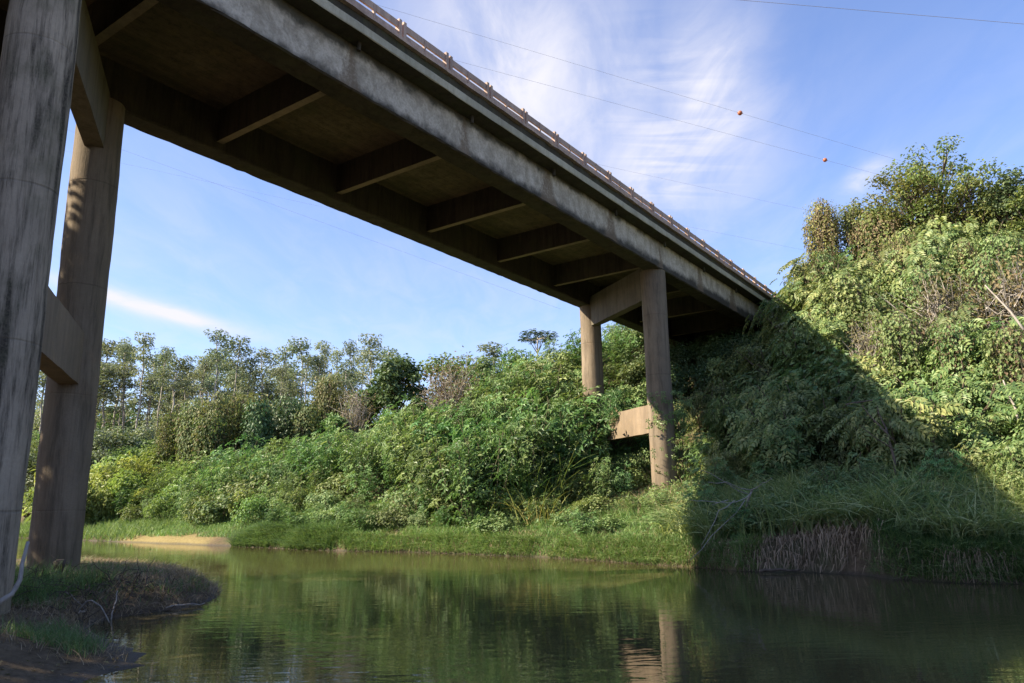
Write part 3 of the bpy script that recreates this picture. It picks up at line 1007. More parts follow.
# --- trees
def tree(seed, H, trunk_r, crown_c, crown_r, nclump, per, tpl, leaf, mat, bark='bark', clr=0.5, bare=0.35, lean=(0, 0), tipdown=0.3, shell=0.25):
    """trunk, forking limbs and a crown of leaf clumps with gaps. crown_c, crown_r: ellipsoid of clump centres"""
    r = np.random.default_rng(seed)
    w = MB(); lf = MB()
    top = np.array([lean[0], lean[1], crown_c[2]])
    T = wig((0, 0, -0.4), top, 8, H * 0.008, r)
    w.tube(T, np.linspace(trunk_r, trunk_r * 0.45, 8), 7)
    pos = []; nr = []
    cen = []
    for k in range(nclump):
        d, dd = ball(r, 1, 0.35)
        c = np.asarray(crown_c) + np.array([lean[0], lean[1], 0]) + d[0] * np.asarray(crown_r)
        s = np.clip((c[2] - crown_r[2] * 0.9) / crown_c[2], bare, 0.98)
        b0 = np.array([np.interp(s, np.linspace(0, 1, 8), T[:, i]) for i in range(3)])
        w.tube(wig(b0, c, 4, H * 0.012, r), np.linspace(trunk_r * 0.35, trunk_r * 0.08, 4), 4, caps=False)
        d, dd = ball(r, per, shell)
        q = clr * (0.7 + 0.6 * r.random())
        pos.append(c + d * q * np.array([1.1, 1.1, 0.75])); nr.append(dd * 0.6 + UP * 0.6 + r.normal(0, 0.4, (per, 3)))
    pos = np.vstack(pos); nr = np.vstack(nr)
    leaves(lf, tpl, pos, nr, leaf * (0.6 + 0.8 * r.random(len(pos))), r, tip=np.array([0, 0, -1.0]), tipw=tipdown)
    return [('trunk', w.mesh('tree_trunk', M[bark], True)), ('crown', lf.mesh('tree_crown', M[mat]))]


def euca(seed, H=20.0):
    """tall thin plantation tree: bare pale trunk, small tufts towards the top"""
    r = np.random.default_rng(seed)
    w = MB(); lf = MB()
    T = wig((0, 0, -0.5), (r.normal(0, 0.5), r.normal(0, 0.5), H), 10, 0.10, r)
    w.tube(T, np.linspace(0.14, 0.04, 10), 6)
    pos = []; nr = []
    n = 12
    for k in range(n):
        s = 0.45 + 0.55 * ((k + r.random()) / n) ** 0.8
        b0 = np.array([np.interp(s, np.linspace(0, 1, 10), T[:, i]) for i in range(3)])
        a = r.random() * 6.28
        rad = (0.35 + 1.25 * r.random()) * (1.3 - 0.75 * s)
        c = b0 + np.array([math.cos(a) * rad, math.sin(a) * rad, 0.5 + 0.9 * rad * r.random()])
        if k == n - 1: c = T[-1]
        w.tube(wig(b0, c, 4, 0.07, r), np.linspace(0.045, 0.015, 4), 4, caps=False)
        q = 0.45 + 0.35 * r.random() + (0.35 if s > 0.7 else 0)
        m = int((8 + 85 * s * s) * (q / 0.6))
        d, dd = ball(r, m, 0.2)
        pos.append(c + d * q * np.array([1.1, 1.1, 0.8])); nr.append(dd + r.normal(0, 0.6, (m, 3)))
    pos = np.vstack(pos); nr = np.vstack(nr)
    leaves(lf, t_kite(0.5), pos, nr, 0.31 * (0.6 + 0.8 * r.random(len(pos))), r, tip=np.array([0, 0, -1.0]), tipw=0.5)
    return [('trunk', w.mesh('plantation_trunk', M['palebark'], True)), ('crown', lf.mesh('plantation_crown', M['euca']))]


def vine_tree(seed, H, R, mat='vine', dry=0.0, top=0.3, n=110, leaf=0.17, base=0.0, narrow=0.6, drymat='dryvine'):
    """snag hung with creepers: strands of leaves fall from a lumpy top to the ground"""
    r = np.random.default_rng(seed)
    w = MB(); lf = MB(); dl = MB(); sw = MB()
    T = wig((0, 0, -0.4), (r.normal(0, .2), r.normal(0, .2), H * 0.93), 8, H * 0.01, r)
    w.tube(T, np.linspace(0.16, 0.05, 8) * H / 8, 6)
    for k in range(7):
        s = 0.5 + 0.5 * r.random(); a = r.random() * 6.28
        b0 = np.array([np.interp(s, np.linspace(0, 1, 8), T[:, i]) for i in range(3)])
        w.tube(wig(b0, b0 + np.array([math.cos(a) * R * .8, math.sin(a) * R * .8, 0.12 * H * r.random()]), 4, 0.08, r), np.linspace(0.05, 0.015, 4) * H / 8, 4)
    P = []; Q = []; TP = []; DP = []; DQ = []
    for k in range(n):
        a = r.random() * 6.28; rad = R * r.random() ** 0.5
        z1 = H * (1 - 0.22 * (rad / R) ** 2 + r.normal(0, 0.035))
        L = (z1 - base) * (0.35 + 0.65 * r.random())
        m = max(4, int(L / (leaf * 0.62)))
        zz_ = z1 - np.linspace(0, 1, m) * L
        pull = 1 - (1 - narrow) * np.clip((z1 - zz_) / (H * 0.6), 0, 1)
        c = np.stack([rad * math.cos(a) * pull, rad * math.sin(a) * pull, zz_], -1) + np.cumsum(r.normal(0, 0.03, (m, 3)), 0)
        out = np.array([math.cos(a), math.sin(a), 0.35])
        pp = c + r.normal(0, leaf * 0.55, (m, 3)); nn = out + r.normal(0, 0.5, (m, 3))
        if r.random() < dry: DP.append(pp); DQ.append(nn)
        else: P.append(pp); Q.append(nn)
        if k % 4 == 0: sw.tube(c[::3] if m > 8 else c, 0.012, 3, caps=False)
    m = int(240 * top)
    d, dd = ball(r, m, 0.2)
    P.append(np.array([0, 0, H * 0.92]) + d * np.array([R * 1.15, R * 1.15, H * 0.11])); Q.append(dd + UP * .5)
    dn = np.array([0, 0, -1.0])
    P = np.vstack(P); Q = np.vstack(Q)
    leaves(lf, t_kite(0.7), P, Q, leaf * (0.6 + 0.8 * r.random(len(P))), r, tip=dn, tipw=0.6)
    out = [('trunk', w.mesh('snag_trunk', M['bark'], True)), ('crown', lf.mesh('vine_curtain', M[mat])), ('vine', sw.mesh('vine_strands', M['darktwig']))]
    if DP:
        DP = np.vstack(DP); DQ = np.vstack(DQ)
        leaves(dl, t_kite(0.6), DP, DQ, leaf * (0.6 + 0.8 * r.random(len(DP))), r, tip=dn, tipw=0.7)
        out.append(('dry_vine', dl.mesh('dry_curtain', M[drymat])))
    return out


# ------------------------------------------------------------------ far trees
def foot(px, Yd, py=470):
    """ground point seen in column px at depth Yd"""
    d = pix_dir(px, py); x = d[0] / d[1] * Yd
    return np.array([x, Yd, gz(x, Yd)])


for s in range(6): PROTO['euca%d' % s] = ('eucalyptus_tree', euca(200 + s))
EU = [(88, 343), (97, 350), (108, 338), (124, 330), (131, 346), (144, 333), (152, 352), (160, 345), (168, 362), (177, 357), (190, 372), (203, 352), (216, 335), (224, 350), (232, 345), (240, 362),
      (247, 353), (255, 368), (261, 353), (272, 372), (284, 360), (298, 339), (306, 356), (314, 347), (322, 362), (330, 345), (340, 360), (351, 341), (361, 352), (372, 335), (386, 357), (379, 350),
      (20, 352), (34, 345), (48, 348), (62, 340), (76, 336), (115, 356), (138, 362), (182, 380), (210, 366), (292, 372), (345, 372), (503, 344), (265, 383), (150, 375), (232, 372), (318, 378)]
EU += [(85 + 310 * rng.random(), 372 + 22 * rng.random()) for _ in range(20)] + [(85 + 305 * rng.random(), 350 + 24 * rng.random()) for _ in range(14)]
for i, (px, py) in enumerate(EU):
    py += 5 * rng.normal(); Yd = 72 + 26 * rng.random() + (8 if py > 358 else 0)
    if px == 503: Yd = 70
    b = foot(px, Yd, py)
    H = at(px, py, Yd)[2] - b[2]
    place('euca%d' % (i % 6), b, rng.random() * 6.28, 0.9 + 0.35 * rng.random(), ('%s eucalyptus %s' % ('tall slender' if py < 346 else 'slender' if py < 360 else 'lower slender', 'seen between the two near columns' if px < 70 else 'just right of the near columns' if px < 135 else 'left of the gap in the plantation' if px < 185 else 'above the vine-covered row' if px < 275 else 'above the bright topped vine-hung tree' if px < 335 else 'next to the dense dark tree')) if px != 503 else 'lone eucalyptus top showing right of the domed green tree',
          'tree', 'eucalyptus plantation on the far side' if px != 503 else None, scz=H / 20.5)

# trees between the plantation and the bank, each with its own shape
for i, (px, py, Yd, R, dry, lab) in enumerate([
        (197, 402, 57, 1.9, 0.12, 'brownish creeper-hung tree, leftmost of the vine-covered row'),
        (224, 392, 56, 2.0, 0.1, 'olive creeper-draped tree, second from left in the vine-covered row'),
        (243, 398, 58, 1.6, 0.15, 'narrow creeper-draped tree between two wider ones in the vine-covered row'),
        (259, 400, 55, 1.2, 0.0, 'slim dark vine-wrapped snag in the middle of the vine-covered row'),
        (290, 396, 58, 1.9, 0.0, 'dark vine-hung tree right of the slim snag'),
        (329, 376, 58, 1.7, 0.05, 'bright topped vine-hung tree, rightmost of the vine-covered row'),
        (174, 410, 59, 1.6, 0.12, 'low brown creeper thicket tree at the left of the plantation foot'),
        (310, 405, 57, 1.3, 0.1, 'short vine-covered tree beside the bright topped one'),
        (213, 415, 54, 1.3, 0.18, 'short dry-leaved creeper tree in front of the vine-covered row')]):
    b = foot(px, Yd, py); H = at(px, py, Yd)[2] - b[2]
    PROTO['v%d' % i] = ('vine_draped_tree', vine_tree(300 + i, H, R, 'vine' if i not in (3, 4) else 'darktree', dry, 0.5, 150, 0.2))
    place('v%d' % i, b, rng.random() * 6, 1, lab, 'tree', 'vine-covered trees at the plantation foot')

TREES = [  # px, top py, depth, half width px, material, leaf, name, label
    (400, 353, 50, 27, 'darktree', 0.28, 'dark_tree', 'dense dark green tree between plantation and pale dry bush'),
    (452, 349, 54, 34, 'midtree', 0.27, 'broad_tree', 'domed green tree behind the pale dry bush'),
    (488, 356, 56, 22, 'midtree', 0.27, 'small_tree', 'lower green tree right of the domed tree'),
    (368, 385, 52, 20, 'midtree', 0.27, 'small_tree', 'low olive tree left of the dense dark tree'),
    (275, 440, 50, 9, 'midtree', 0.22, 'small_tree', 'little round tree below the vine-covered snags'),
    (336, 410, 50, 16, 'midtree', 0.25, 'small_tree', 'round green tree at the foot of the vine-covered row'),
    (420, 395, 46, 16, 'darktree', 0.25, 'small_tree', 'dark bushy tree below the dense dark tree'),
    (525, 350, 47, 24, 'midtree', 0.24, 'broad_tree', 'green tree under the flat-topped tree'),
    (612, 334, 52, 26, 'midtree', 0.25, 'broad_tree', 'green tree seen between the two far columns'),
    (640, 342, 50, 16, 'midtree', 0.24, 'small_tree', 'small green tree behind the front far column'),
    (690, 368, 56, 14, 'crown', 0.24, 'small_tree', 'pale sunlit tree seen under the bridge end'),
]
for i, (px, py, Yd, hw, mat, lf_, nm, lab) in enumerate(TREES):
    b = foot(px, Yd, py); topz = at(px, py, Yd)[2]; R = hw / FPX * Yd
    H = max(topz - b[2], 2.0)
    rz_ = min(H * 0.42, R * 1.15)
    PROTO['t%d' % i] = (nm, tree(400 + i, H, 0.02 * H + 0.03, (0, 0, H - rz_), (R * 0.85, R * 0.85, rz_ * 0.85), 42, 70, t_kite(0.6), lf_, mat, clr=R * 0.30))
    place('t%d' % i, b, rng.random() * 6, 1, lab, 'tree')


# flat-topped tree
def umbrella(seed, H):
    r = np.random.default_rng(seed); w = MB(); lf = MB(); P = []; Q = []
    T = wig((0, 0, -0.3), (0.2, 0, H * 0.9), 7, 0.05, r); w.tube(T, np.linspace(0.12, 0.06, 7), 6)
    for k in range(9):
        a = k * 0.72; rad = 0.5 + 1.0 * r.random(); c = np.array([0.2 + rad * math.cos(a), rad * math.sin(a), H * (0.93 + 0.07 * r.random()) - 0.2 * rad])
        w.tube(wig(T[-2 if k % 2 else -1], c, 4, 0.05, r), np.linspace(0.05, 0.02, 4), 4)
        d, dd = ball(r, 34, 0.2); P.append(c + d * np.array([0.5, 0.5, 0.22])); Q.append(UP + dd * .3)
    leaves(lf, t_palmate(5), np.vstack(P), np.vstack(Q), 0.24, r)
    return [('trunk', w.mesh('umbrella_trunk', M['palebark'], True)), ('crown', lf.mesh('umbrella_crown', M['darktree']))]


b = foot(535, 48, 331); H = at(535, 331, 48)[2] - b[2]
PROTO['umb'] = ('flat_topped_tree', umbrella(500, H))
place('umb', b, 0, 1, 'thin tree with flat layered top against the sky left of the far columns', 'tree')


# pale dry bush: bare twigs
def dry_bush(seed, H, R):
    r = np.random.default_rng(seed); w = MB(); lf = MB(); P = []
    for k in range(60):
        a = r.random() * 6.28; rad = R * r.random() ** 0.6
        top = np.array([rad * math.cos(a), rad * math.sin(a), H * (1 - 0.3 * (rad / R) ** 2) * (0.8 + 0.2 * r.random())])
        T = wig((top[0] * .3, top[1] * .3, -0.1), top, 5, 0.07, r); w.tube(T, np.linspace(0.03, 0.01, 5), 3, caps=False)
        for q in range(7):
            s0 = T[2 + q % 3]; e = s0 + r.normal(0, 0.45, 3) + UP * 0.4
            w.tube(np.array([s0, (s0 + e) / 2 + r.normal(0, .05, 3), e]), np.array([0.014, 0.01, 0.006]), 3, caps=False)
            P.append(e + r.normal(0, 0.15, (4, 3)))
    P = np.vstack(P)
    leaves(lf, t_kite(0.5), P, r.normal(0, 1, P.shape), 0.14, r)
    return [('branches', w.mesh('dry_branches', M['twig'])), ('foliage', lf.mesh('dry_leaves', M['dryvine']))]


for (px, py, Yd, hw, lab) in ((450, 375, 39, 24, 'pale leafless tan bush in front of the domed green tree'), (357, 392, 50, 12, 'small pale twiggy bush left of the dense dark tree')):
    b = foot(px, Yd, py); H = at(px, py, Yd)[2] - b[2]
    PROTO['db%d' % px] = ('dry_bush', dry_bush(510 + px, H, hw / FPX * Yd))
    place('db%d' % px, b, 0, 1, lab, 'bush')

# undergrowth trees at the foot of the plantation
for s in range(3):
    PROTO['us%d' % s] = ('undergrowth_tree', tree(470 + s, 8.0, 0.13, (0, 0, 4.6), (2.4, 2.4, 3.4), 46, 70, t_kite(0.6), 0.27, ('midtree', 'euca', 'vine')[s], clr=0.85, bare=0.1))
for i in range(52):
    px = 20 + 400 * (i + rng.random()) / 52; Yd = 60 + 12 * rng.random()
    b = foot(px, Yd); H = at(px, 398 + 34 * rng.random() + (14 if px < 190 else -8), Yd)[2] - b[2]
    place('us%d' % rng.integers(3), b, rng.random() * 6, 0.75 + 0.4 * rng.random(), '%s undergrowth tree %s' % ('taller' if H > 9.5 else 'lower', 'under the eucalyptus left of the vine-covered row' if px < 190 else 'behind the vine-covered row' if px < 335 else 'behind the dense dark tree'),
          'tree', 'undergrowth trees at the plantation foot', scz=H / 8.3)

for i in range(30):
    px = 10 + 330 * (i + rng.random()) / 30; Yd = 100 + 14 * rng.random()
    b = foot(px, Yd); H = at(px, 388 + 22 * rng.random(), Yd)[2] - b[2]
    place('us%d' % rng.integers(2), b, rng.random() * 6, 1.3 + 0.4 * rng.random(), 'dim tree seen between the eucalyptus trunks %s' % ('beside the near columns' if px < 120 else 'left of the vine-covered row' if px < 200 else 'behind the vine-covered row'), 'tree', 'trees behind the plantation', scz=H / 8.3)

# yellow-green bushes behind the left bank
for i in range(46):
    px = 60 + 190 * rng.random(); Yd = 47 + 12 * rng.random()
    b = foot(px, Yd)
    tz = at(px, 437 + 22 * rng.random() + max(0, px - 190) * .4 + (58 - Yd) * 4.0, Yd)[2]
    H = max(1.4, tz - b[2])
    place('yellow%d' % (i % 2), b, rng.random() * 6, min(H / 2.0 * 0.9, 1.9), '%s yellow-green bush %s %s' % ('large' if H > 3.6 else 'smaller', 'on low ground behind the left bank,' if Yd < 53 else 'at the back of the left bank,', 'beside the rear near column' if px < 115 else 'below the eucalyptus' if px < 180 else 'below the vine-covered row'), 'bush', 'yellow-green bushes behind the left bank', scz=H / 1.75)

# ------------------------------------------------------------------ shrubs on the far bank
def uvpos(u, v):
    p = uv2xy(u, v); return np.array([p[0], p[1], gz(p[0], p[1])])


def under_deck(u, v):
    return VC - VOUT - 0.3 < v < VC + VOUT + 0.3


cnt = 0
pts = []
def free(p, dmin):
    for q in pts:
        if (q[0] - p[0]) ** 2 + (q[1] - p[1]) ** 2 < dmin * dmin: return False
    return True


def zone_label(kind_word, p, sc, t):
    """say where in the thicket a shrub stands, by what it is near"""
    size = 'small' if sc < 0.95 else ('tall' if sc > 1.3 else 'medium')
    tier = 'at the foot of the bank' if t < 5 else ('halfway up the bank' if t < 11 else ('on the upper bank' if t < 16 else 'along the top of the bank'))
    x = 512 + FPX * p[0] / p[1]
    zn = ('below the eucalyptus' if x < 190 else 'below the vine-covered trees' if x < 330 else 'below the dense dark tree' if x < 425 else 'below the pale dry bush' if x < 490 else
          'by the yellowed reeds' if x < 560 else 'by the rear far column' if x < 625 else 'behind the front far column')
    return '%s %s %s %s' % (size, kind_word, tier, zn)


tries = 0
while cnt < 295 and tries < 12000:                    # left bank
    tries += 1
    v = -50 + 36 * rng.random(); t = 1.3 + 22 * rng.random() ** 0.85
    if v < -31 and t < 2.6: continue
    u = np.interp(v, SV, SU) + t
    if v > -19.2 and u > 38.5: continue
    if v > -16.5 and not (25.2 < u < 29.5): continue
    p = uvpos(u, v)
    if not free(p, 1.2): continue
    if min(np.hypot(*(p[:2] - uv2xy(UA + SPAN, VA))), np.hypot(*(p[:2] - uv2xy(UB + SPAN, VB)))) < 0.9: continue
    pts.append(p); cnt += 1
    big = 0.8 + 0.55 * rng.random()
    if t < 2.6: big *= 0.42
    elif t < 4.5: big *= 0.72
    if v > -16.8: big *= 0.6
    elif v > -20.5 and u < 30.5: big = 1.35 + 0.4 * rng.random()
    if v > -19.6 and u > 31: big = min(big, 0.9)
    kind = 'castor%d' % rng.integers(6) if rng.random() < 0.62 or big > 1.2 else 'mound%d' % rng.integers(4)
    if kind[0] == 'c':
        place(kind, p, rng.random() * 6, big * 1.1, zone_label('broad-leaved shrub', p, big, t), 'shrub', 'broad-leaved shrubs on the left bank', scz=big * (1.1 + 0.3 * rng.random()))
    else:
        place(kind, p, rng.random() * 6, big * 1.1, zone_label('creeper mound', p, big, t), 'shrub', 'creeper mounds on the left bank', scz=big * 1.15)
for i in range(125):
    v = -30 + 36 * rng.random(); t = 0.7 + 3.4 * rng.random()
    if -6.5 < v < -3.4 and t < 1.5: continue
    u = np.interp(v, SV, SU) + t
    p = uvpos(u, v); X_ = 512 + FPX * p[0] / p[1]
    sc = 0.2 + 0.36 * rng.random() ** 1.5
    knd = ('mound%d' % rng.integers(4)) if rng.random() < 0.6 else 'castor%d' % rng.integers(6)
    place(knd, p, rng.random() * 6, sc * 1.2, 'low %s weed in the grass %s %s' % ('creeping' if knd[0] == 'm' else 'broad-leaved', 'at the water' if t < 2 else 'behind the water edge', 'left of centre' if X_ < 440 else 'below the yellowed reeds' if X_ < 560 else 'below the rear far column' if X_ < 640 else
          'below the front far column' if X_ < 735 else 'in the bridge shadow' if X_ < 900 else 'at the right edge'), 'weed', 'low weeds along the far shore', name='low_weed', scz=sc * 1.1)
# crest of the bank behind the far columns
for i in range(60):
    v = -30 + 11.2 * rng.random(); u = 40 + 9 * rng.random()
    p = uvpos(u, v)
    sc = 0.7 + 0.5 * rng.random()
    place('castor%d' % rng.integers(6) if i % 2 else 'mound%d' % rng.integers(4), p, rng.random() * 6, sc * 1.15, 'tall leafy shrub on the crest behind the far columns', 'shrub', 'shrubs on the crest behind the far columns', scz=sc * 1.25)

# under and right of the bridge
cnt = 0; tries = 0; pts = []
while cnt < 240 and tries < 9000:
    tries += 1
    v = -12.5 + 20 * rng.random(); t = 6.0 + 24 * rng.random()
    u = np.interp(v, SV, SU) + t
    if v < -10.9 and u < 31.5: continue
    if v < -11.2 and u > 37.5: continue
    p = uvpos(u, v)
    if not free(p, 1.05): continue
    pts.append(p); cnt += 1
    sc = 0.65 + 1.0 * rng.random() ** 1.6
    if v < -10 and u > 33: sc *= 0.8
    k = rng.random()
    X_ = 512 + FPX * p[0] / p[1]
    wh = ('%s %s' % ('low on the bank' if t < 11 else 'midway up the slope' if t < 18 else 'high on the slope', 'close beside the front far column' if X_ < 720 else 'in the bridge shadow' if X_ < 810 else 'along the shadow edge' if X_ < 880 else 'above the leaning trunk' if X_ < 960 else 'towards the right edge'))
    sz = 'small' if sc < 0.95 else 'large' if sc > 1.2 else 'medium'
    if k < 0.5:
        place('spray%d' % rng.integers(6), p, rng.random() * 6, sc * 1.05, '%s feathery-leaved shrub %s' % (sz, wh), 'shrub', 'leafy shrubs right of the bridge', scz=sc * 1.1)
    elif k < 0.74:
        place('mound%d' % rng.integers(4), p, rng.random() * 6, sc * 1.0, '%s creeper mound %s' % (sz, wh), 'shrub', 'creeper mounds right of the bridge', scz=sc * 1.05)
    else:
        place('castor%d' % rng.integers(6), p, rng.random() * 6, sc * 1.0, '%s broad-leaved shrub %s' % (sz, wh), 'shrub', 'broad-leaved shrubs right of the bridge', scz=sc * 1.15)
for i in range(58):
    v = -9.5 + 14.5 * rng.random(); t = 2.0 + 5.5 * rng.random()
    if v < -7.8 and t > 6: continue
    p = uvpos(np.interp(v, SV, SU) + t, v); X_ = 512 + FPX * p[0] / p[1]
    sc = 0.35 + 0.35 * rng.random() * (0.6 + 0.1 * t)
    kd = ('spray%d', 'mound%d', 'castor%d')[int(3 * rng.random())] % rng.integers(4)
    place(kd, p, rng.random() * 6, sc * 1.15, 'low %s bush in the tall grass %s' % ({'s': 'feathery', 'm': 'creeper', 'c': 'broad-leaved'}[kd[0]], 'behind the dead branches' if X_ < 760 else 'above the dry hanging grass' if X_ < 870 else 'by the leaning trunk' if X_ < 960 else 'at the right edge'), 'bush', 'low bushes in the tall grass', name='low_bush', scz=sc * 1.15)
# dark shrubs in the deep shade under the deck end
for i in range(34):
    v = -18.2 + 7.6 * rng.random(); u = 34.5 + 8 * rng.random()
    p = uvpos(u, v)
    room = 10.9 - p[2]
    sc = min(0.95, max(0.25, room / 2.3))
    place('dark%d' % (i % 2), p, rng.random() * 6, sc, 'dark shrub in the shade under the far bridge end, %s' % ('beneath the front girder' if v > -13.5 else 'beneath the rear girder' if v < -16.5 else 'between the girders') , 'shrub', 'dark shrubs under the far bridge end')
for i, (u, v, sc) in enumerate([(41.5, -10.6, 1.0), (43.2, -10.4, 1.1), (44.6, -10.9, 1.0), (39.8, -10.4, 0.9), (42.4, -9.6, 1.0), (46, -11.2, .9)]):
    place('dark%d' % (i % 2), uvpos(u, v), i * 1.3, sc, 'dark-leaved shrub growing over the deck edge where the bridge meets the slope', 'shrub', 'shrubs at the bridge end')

# creepers on the far pier: over the rear half of the tie beam, and round the front column
def creeper_on(name, lab, P_, mat, seed, size=0.15, base=None):
    r_ = np.random.default_rng(seed)
    o_ = empty(name, base, 0, lab, 'creeper')
    m_ = MB(); n_ = len(P_)
    out = P_ - P_.mean(0) + r_.normal(0, 0.6, P_.shape) + np.array([-0.6, -0.8, 0.2])
    leaves(m_, t_palmate(5) if size > 0.13 else t_kite(0.6), P_ - np.asarray(base), out, size * (0.6 + 0.8 * r_.random(n_)), r_, tip=np.array([0, 0, -1.0]), tipw=0.6)
    m_.build('foliage', M[mat], o_)
    s_ = MB()
    for k in range(6):
        a_ = np.array([0, 0, 0.0]) + np.array([*r_.normal(0, .15, 2), 0]); q_ = P_[r_.integers(n_)] - np.asarray(base)
        s_.tube(wig(a_, q_, 7, 0.05, r_), 0.012, 4, caps=False)
    s_.build('stem', M['darktwig'], o_)


pa = uv2xy(UA + SPAN, VA); pb = uv2xy(UB + SPAN, VB); dr = (pb - pa) / np.linalg.norm(pb - pa); nl = np.array([-dr[1], dr[0]])
rr = np.random.default_rng(77)
n_ = 420
al = 3.0 + 2.9 * rr.random(n_); of = 0.16 + 0.35 * rr.random(n_); zz_ = 5.75 - 1.9 * rr.random(n_) ** 1.2 * np.clip((al - 2.6) / 2, 0.25, 1)
P_ = np.column_stack([pa + dr * al[:, None] + nl * of[:, None], zz_])
bs = pa + dr * 4.4 + nl * 0.5
creeper_on('creeper', 'half-dry creeper hanging over the rear half of the far tie beam', P_[:200], 'dryvine', 78, 0.13, (bs[0], bs[1], gz(*bs)))
creeper_on('creeper', 'green creeper climbing the rear far column beside the tie beam', np.vstack([P_[200:], P_[200:] + np.array([0.15, 0.1, 0.75])]), 'castor', 79, 0.16, (bs[0] + .3, bs[1] + .3, gz(bs[0] + .3, bs[1] + .3)))
th = rr.random(230) * 6.28; zz_ = np.where(rr.random(230) < .7, 4.5 + 1.4 * rr.random(230), 2.6 + 2 * rr.random(230)); ra = 0.55 + 0.35 * rr.random(230) ** 2
P_ = np.column_stack([pa[0] + ra * np.cos(th) + 0.25, pa[1] + ra * np.sin(th) - 0.25, zz_])
creeper_on('creeper', 'leafy creeper wrapped round the front far column at tie beam height', P_, 'castor', 80, 0.17, (pa[0] + .75, pa[1] - .2, gz(pa[0] + .75, pa[1] - .2)))
for i, (u, v, sc) in enumerate([(28.6, -18.6, 1.75), (29.4, -17.9, 1.6), (27.6, -17.4, 1.35), (30.2, -19.2, 1.8), (26.8, -18.4, 1.4), (28.0, -16.4, 1.0), (31.5, -15.6, 1.0), (33.0, -16.6, 1.1), (32.2, -14.4, 0.8)]):
    place('castor%d' % (i % 6), uvpos(u, v), i * 1.1, sc * 1.05, ['tall shrub in front of the rear far column', 'shrub against the rear far column', 'shrub before the tie beam', 'tall shrub left of the rear far column', 'shrub at the lower left of the rear far column',
        'low shrub below the tie beam', 'low shrub behind the tie beam', 'shrub under the deck behind the far columns', 'small shrub under the deck behind the front far column'][i], 'shrub', scz=sc * 1.2)

# ------------------------------------------------------------------ trees on the right crest
RT = [
    ('vine', 820, 203, 36.5, 0.85, 0.6, 'tall column of dried creepers hanging from a tree right of the bridge end'),
    ('vine', 853, 205, 37.0, 0.95, 0.25, 'vine-hung tree beside the tall dried creeper column'),
    ('vine', 872, 215, 35.5, 1.3, 0.6, 'brownish creeper-covered tree left of the big olive crown'),
    ('vine', 905, 232, 33.0, 1.3, 0.5, 'low creeper-covered tree under the big olive crown'),
    ('vine', 806, 265, 38.0, 0.7, 0.15, 'yellowish low creeper tree at the bridge end'),
]
for i, (k_, px, py, Yd, R, dry, lab) in enumerate(RT):
    b = foot(px, Yd, py); H = at(px, py, Yd)[2] - b[2]
    PROTO['rv%d' % i] = ('creeper_hung_tree', vine_tree(600 + i, H, R, 'crown', dry, 1.2, 190, 0.115, base=H * (0.5 if i == 1 else 0.0), narrow=0.6, drymat='tanvine'))
    place('rv%d' % i, b, rng.random() * 6, 1, lab, 'tree')
CT = [
    (932, 148, 34, 54, 2.1, 'crown', 'big olive-green crowned tree highest on the right skyline'),
    (903, 168, 35, 34, 1.8, 'crown', 'left half crown with loose twigs beside the highest tree'),
    (962, 178, 33, 30, 1.8, 'crown', 'rounded tree right of the highest crown'),
    (1003, 172, 32, 22, 1.6, 'darktree', 'dark open tree near the right edge of the skyline'),
    (1030, 180, 31, 26, 1.6, 'crown', 'tree cut by the right edge of the picture'),
    (880, 205, 36, 16, 1.2, 'midtree', 'small tree with arching twigs at the left of the big crown'),
]
for i, (px, py, Yd, hw, rz_, mat, lab) in enumerate(CT):
    b = foot(px, Yd, py); topz = at(px, py, Yd)[2]; H = topz - b[2]; R = hw / FPX * Yd
    PROTO['ct%d' % i] = ('crest_tree', tree(661 + i, H, 0.15, (0, 0, H - rz_ * 1.05), (R, R, rz_), 64, 70, t_kite(0.55), 0.155, mat, clr=0.5, bare=0.3, shell=0.15))
    place('ct%d' % i, b, rng.random() * 6, 1, lab, 'tree')
for s in range(3): PROTO['sv%d' % s] = ('creeper_snag', vine_tree(680 + s, 3.2, 0.75, 'creeper', 0.15 + 0.12 * s, 0.8, 90, 0.115, narrow=0.8))
PROTO['dbr'] = ('dry_bush', dry_bush(690, 2.4, 0.9))
for i, (px, py, Yd) in enumerate([(880, 300, 30), (925, 285, 29), (985, 275, 27), (850, 330, 31), (955, 335, 25), (1010, 345, 23), (900, 350, 27), (830, 300, 34), (965, 250, 30), (1000, 240, 29)]):
    b = foot(px, Yd, py)
    place('sv%d' % (i % 3), b, i * 1.7, 0.95 + 0.12 * (i % 4), 'snag wrapped in half-dry creepers %s' % ['left of centre of the right slope', 'under the big olive crown', 'under the dark open tree', 'by the shadow edge', 'above the leaning trunk', 'low at the right edge', 'right of the shadow tip',
        'just right of the bridge end', 'high on the slope under the rounded tree', 'high at the right edge'][i], 'snag', 'creeper-wrapped snags on the right slope')
for i, (px, py, Yd) in enumerate([(870, 340, 29), (940, 310, 27.5), (1012, 290, 26), (905, 265, 32)]):
    place('dbr', foot(px, Yd, py), i, 1.0 + 0.15 * (i % 3), 'twiggy grey bush %s' % ['beside the shadow edge on the right slope', 'in the middle of the right slope', 'at the right edge above the pale stick', 'below the creeper-covered trees'][i], 'bush', 'twiggy bushes on the right slope')
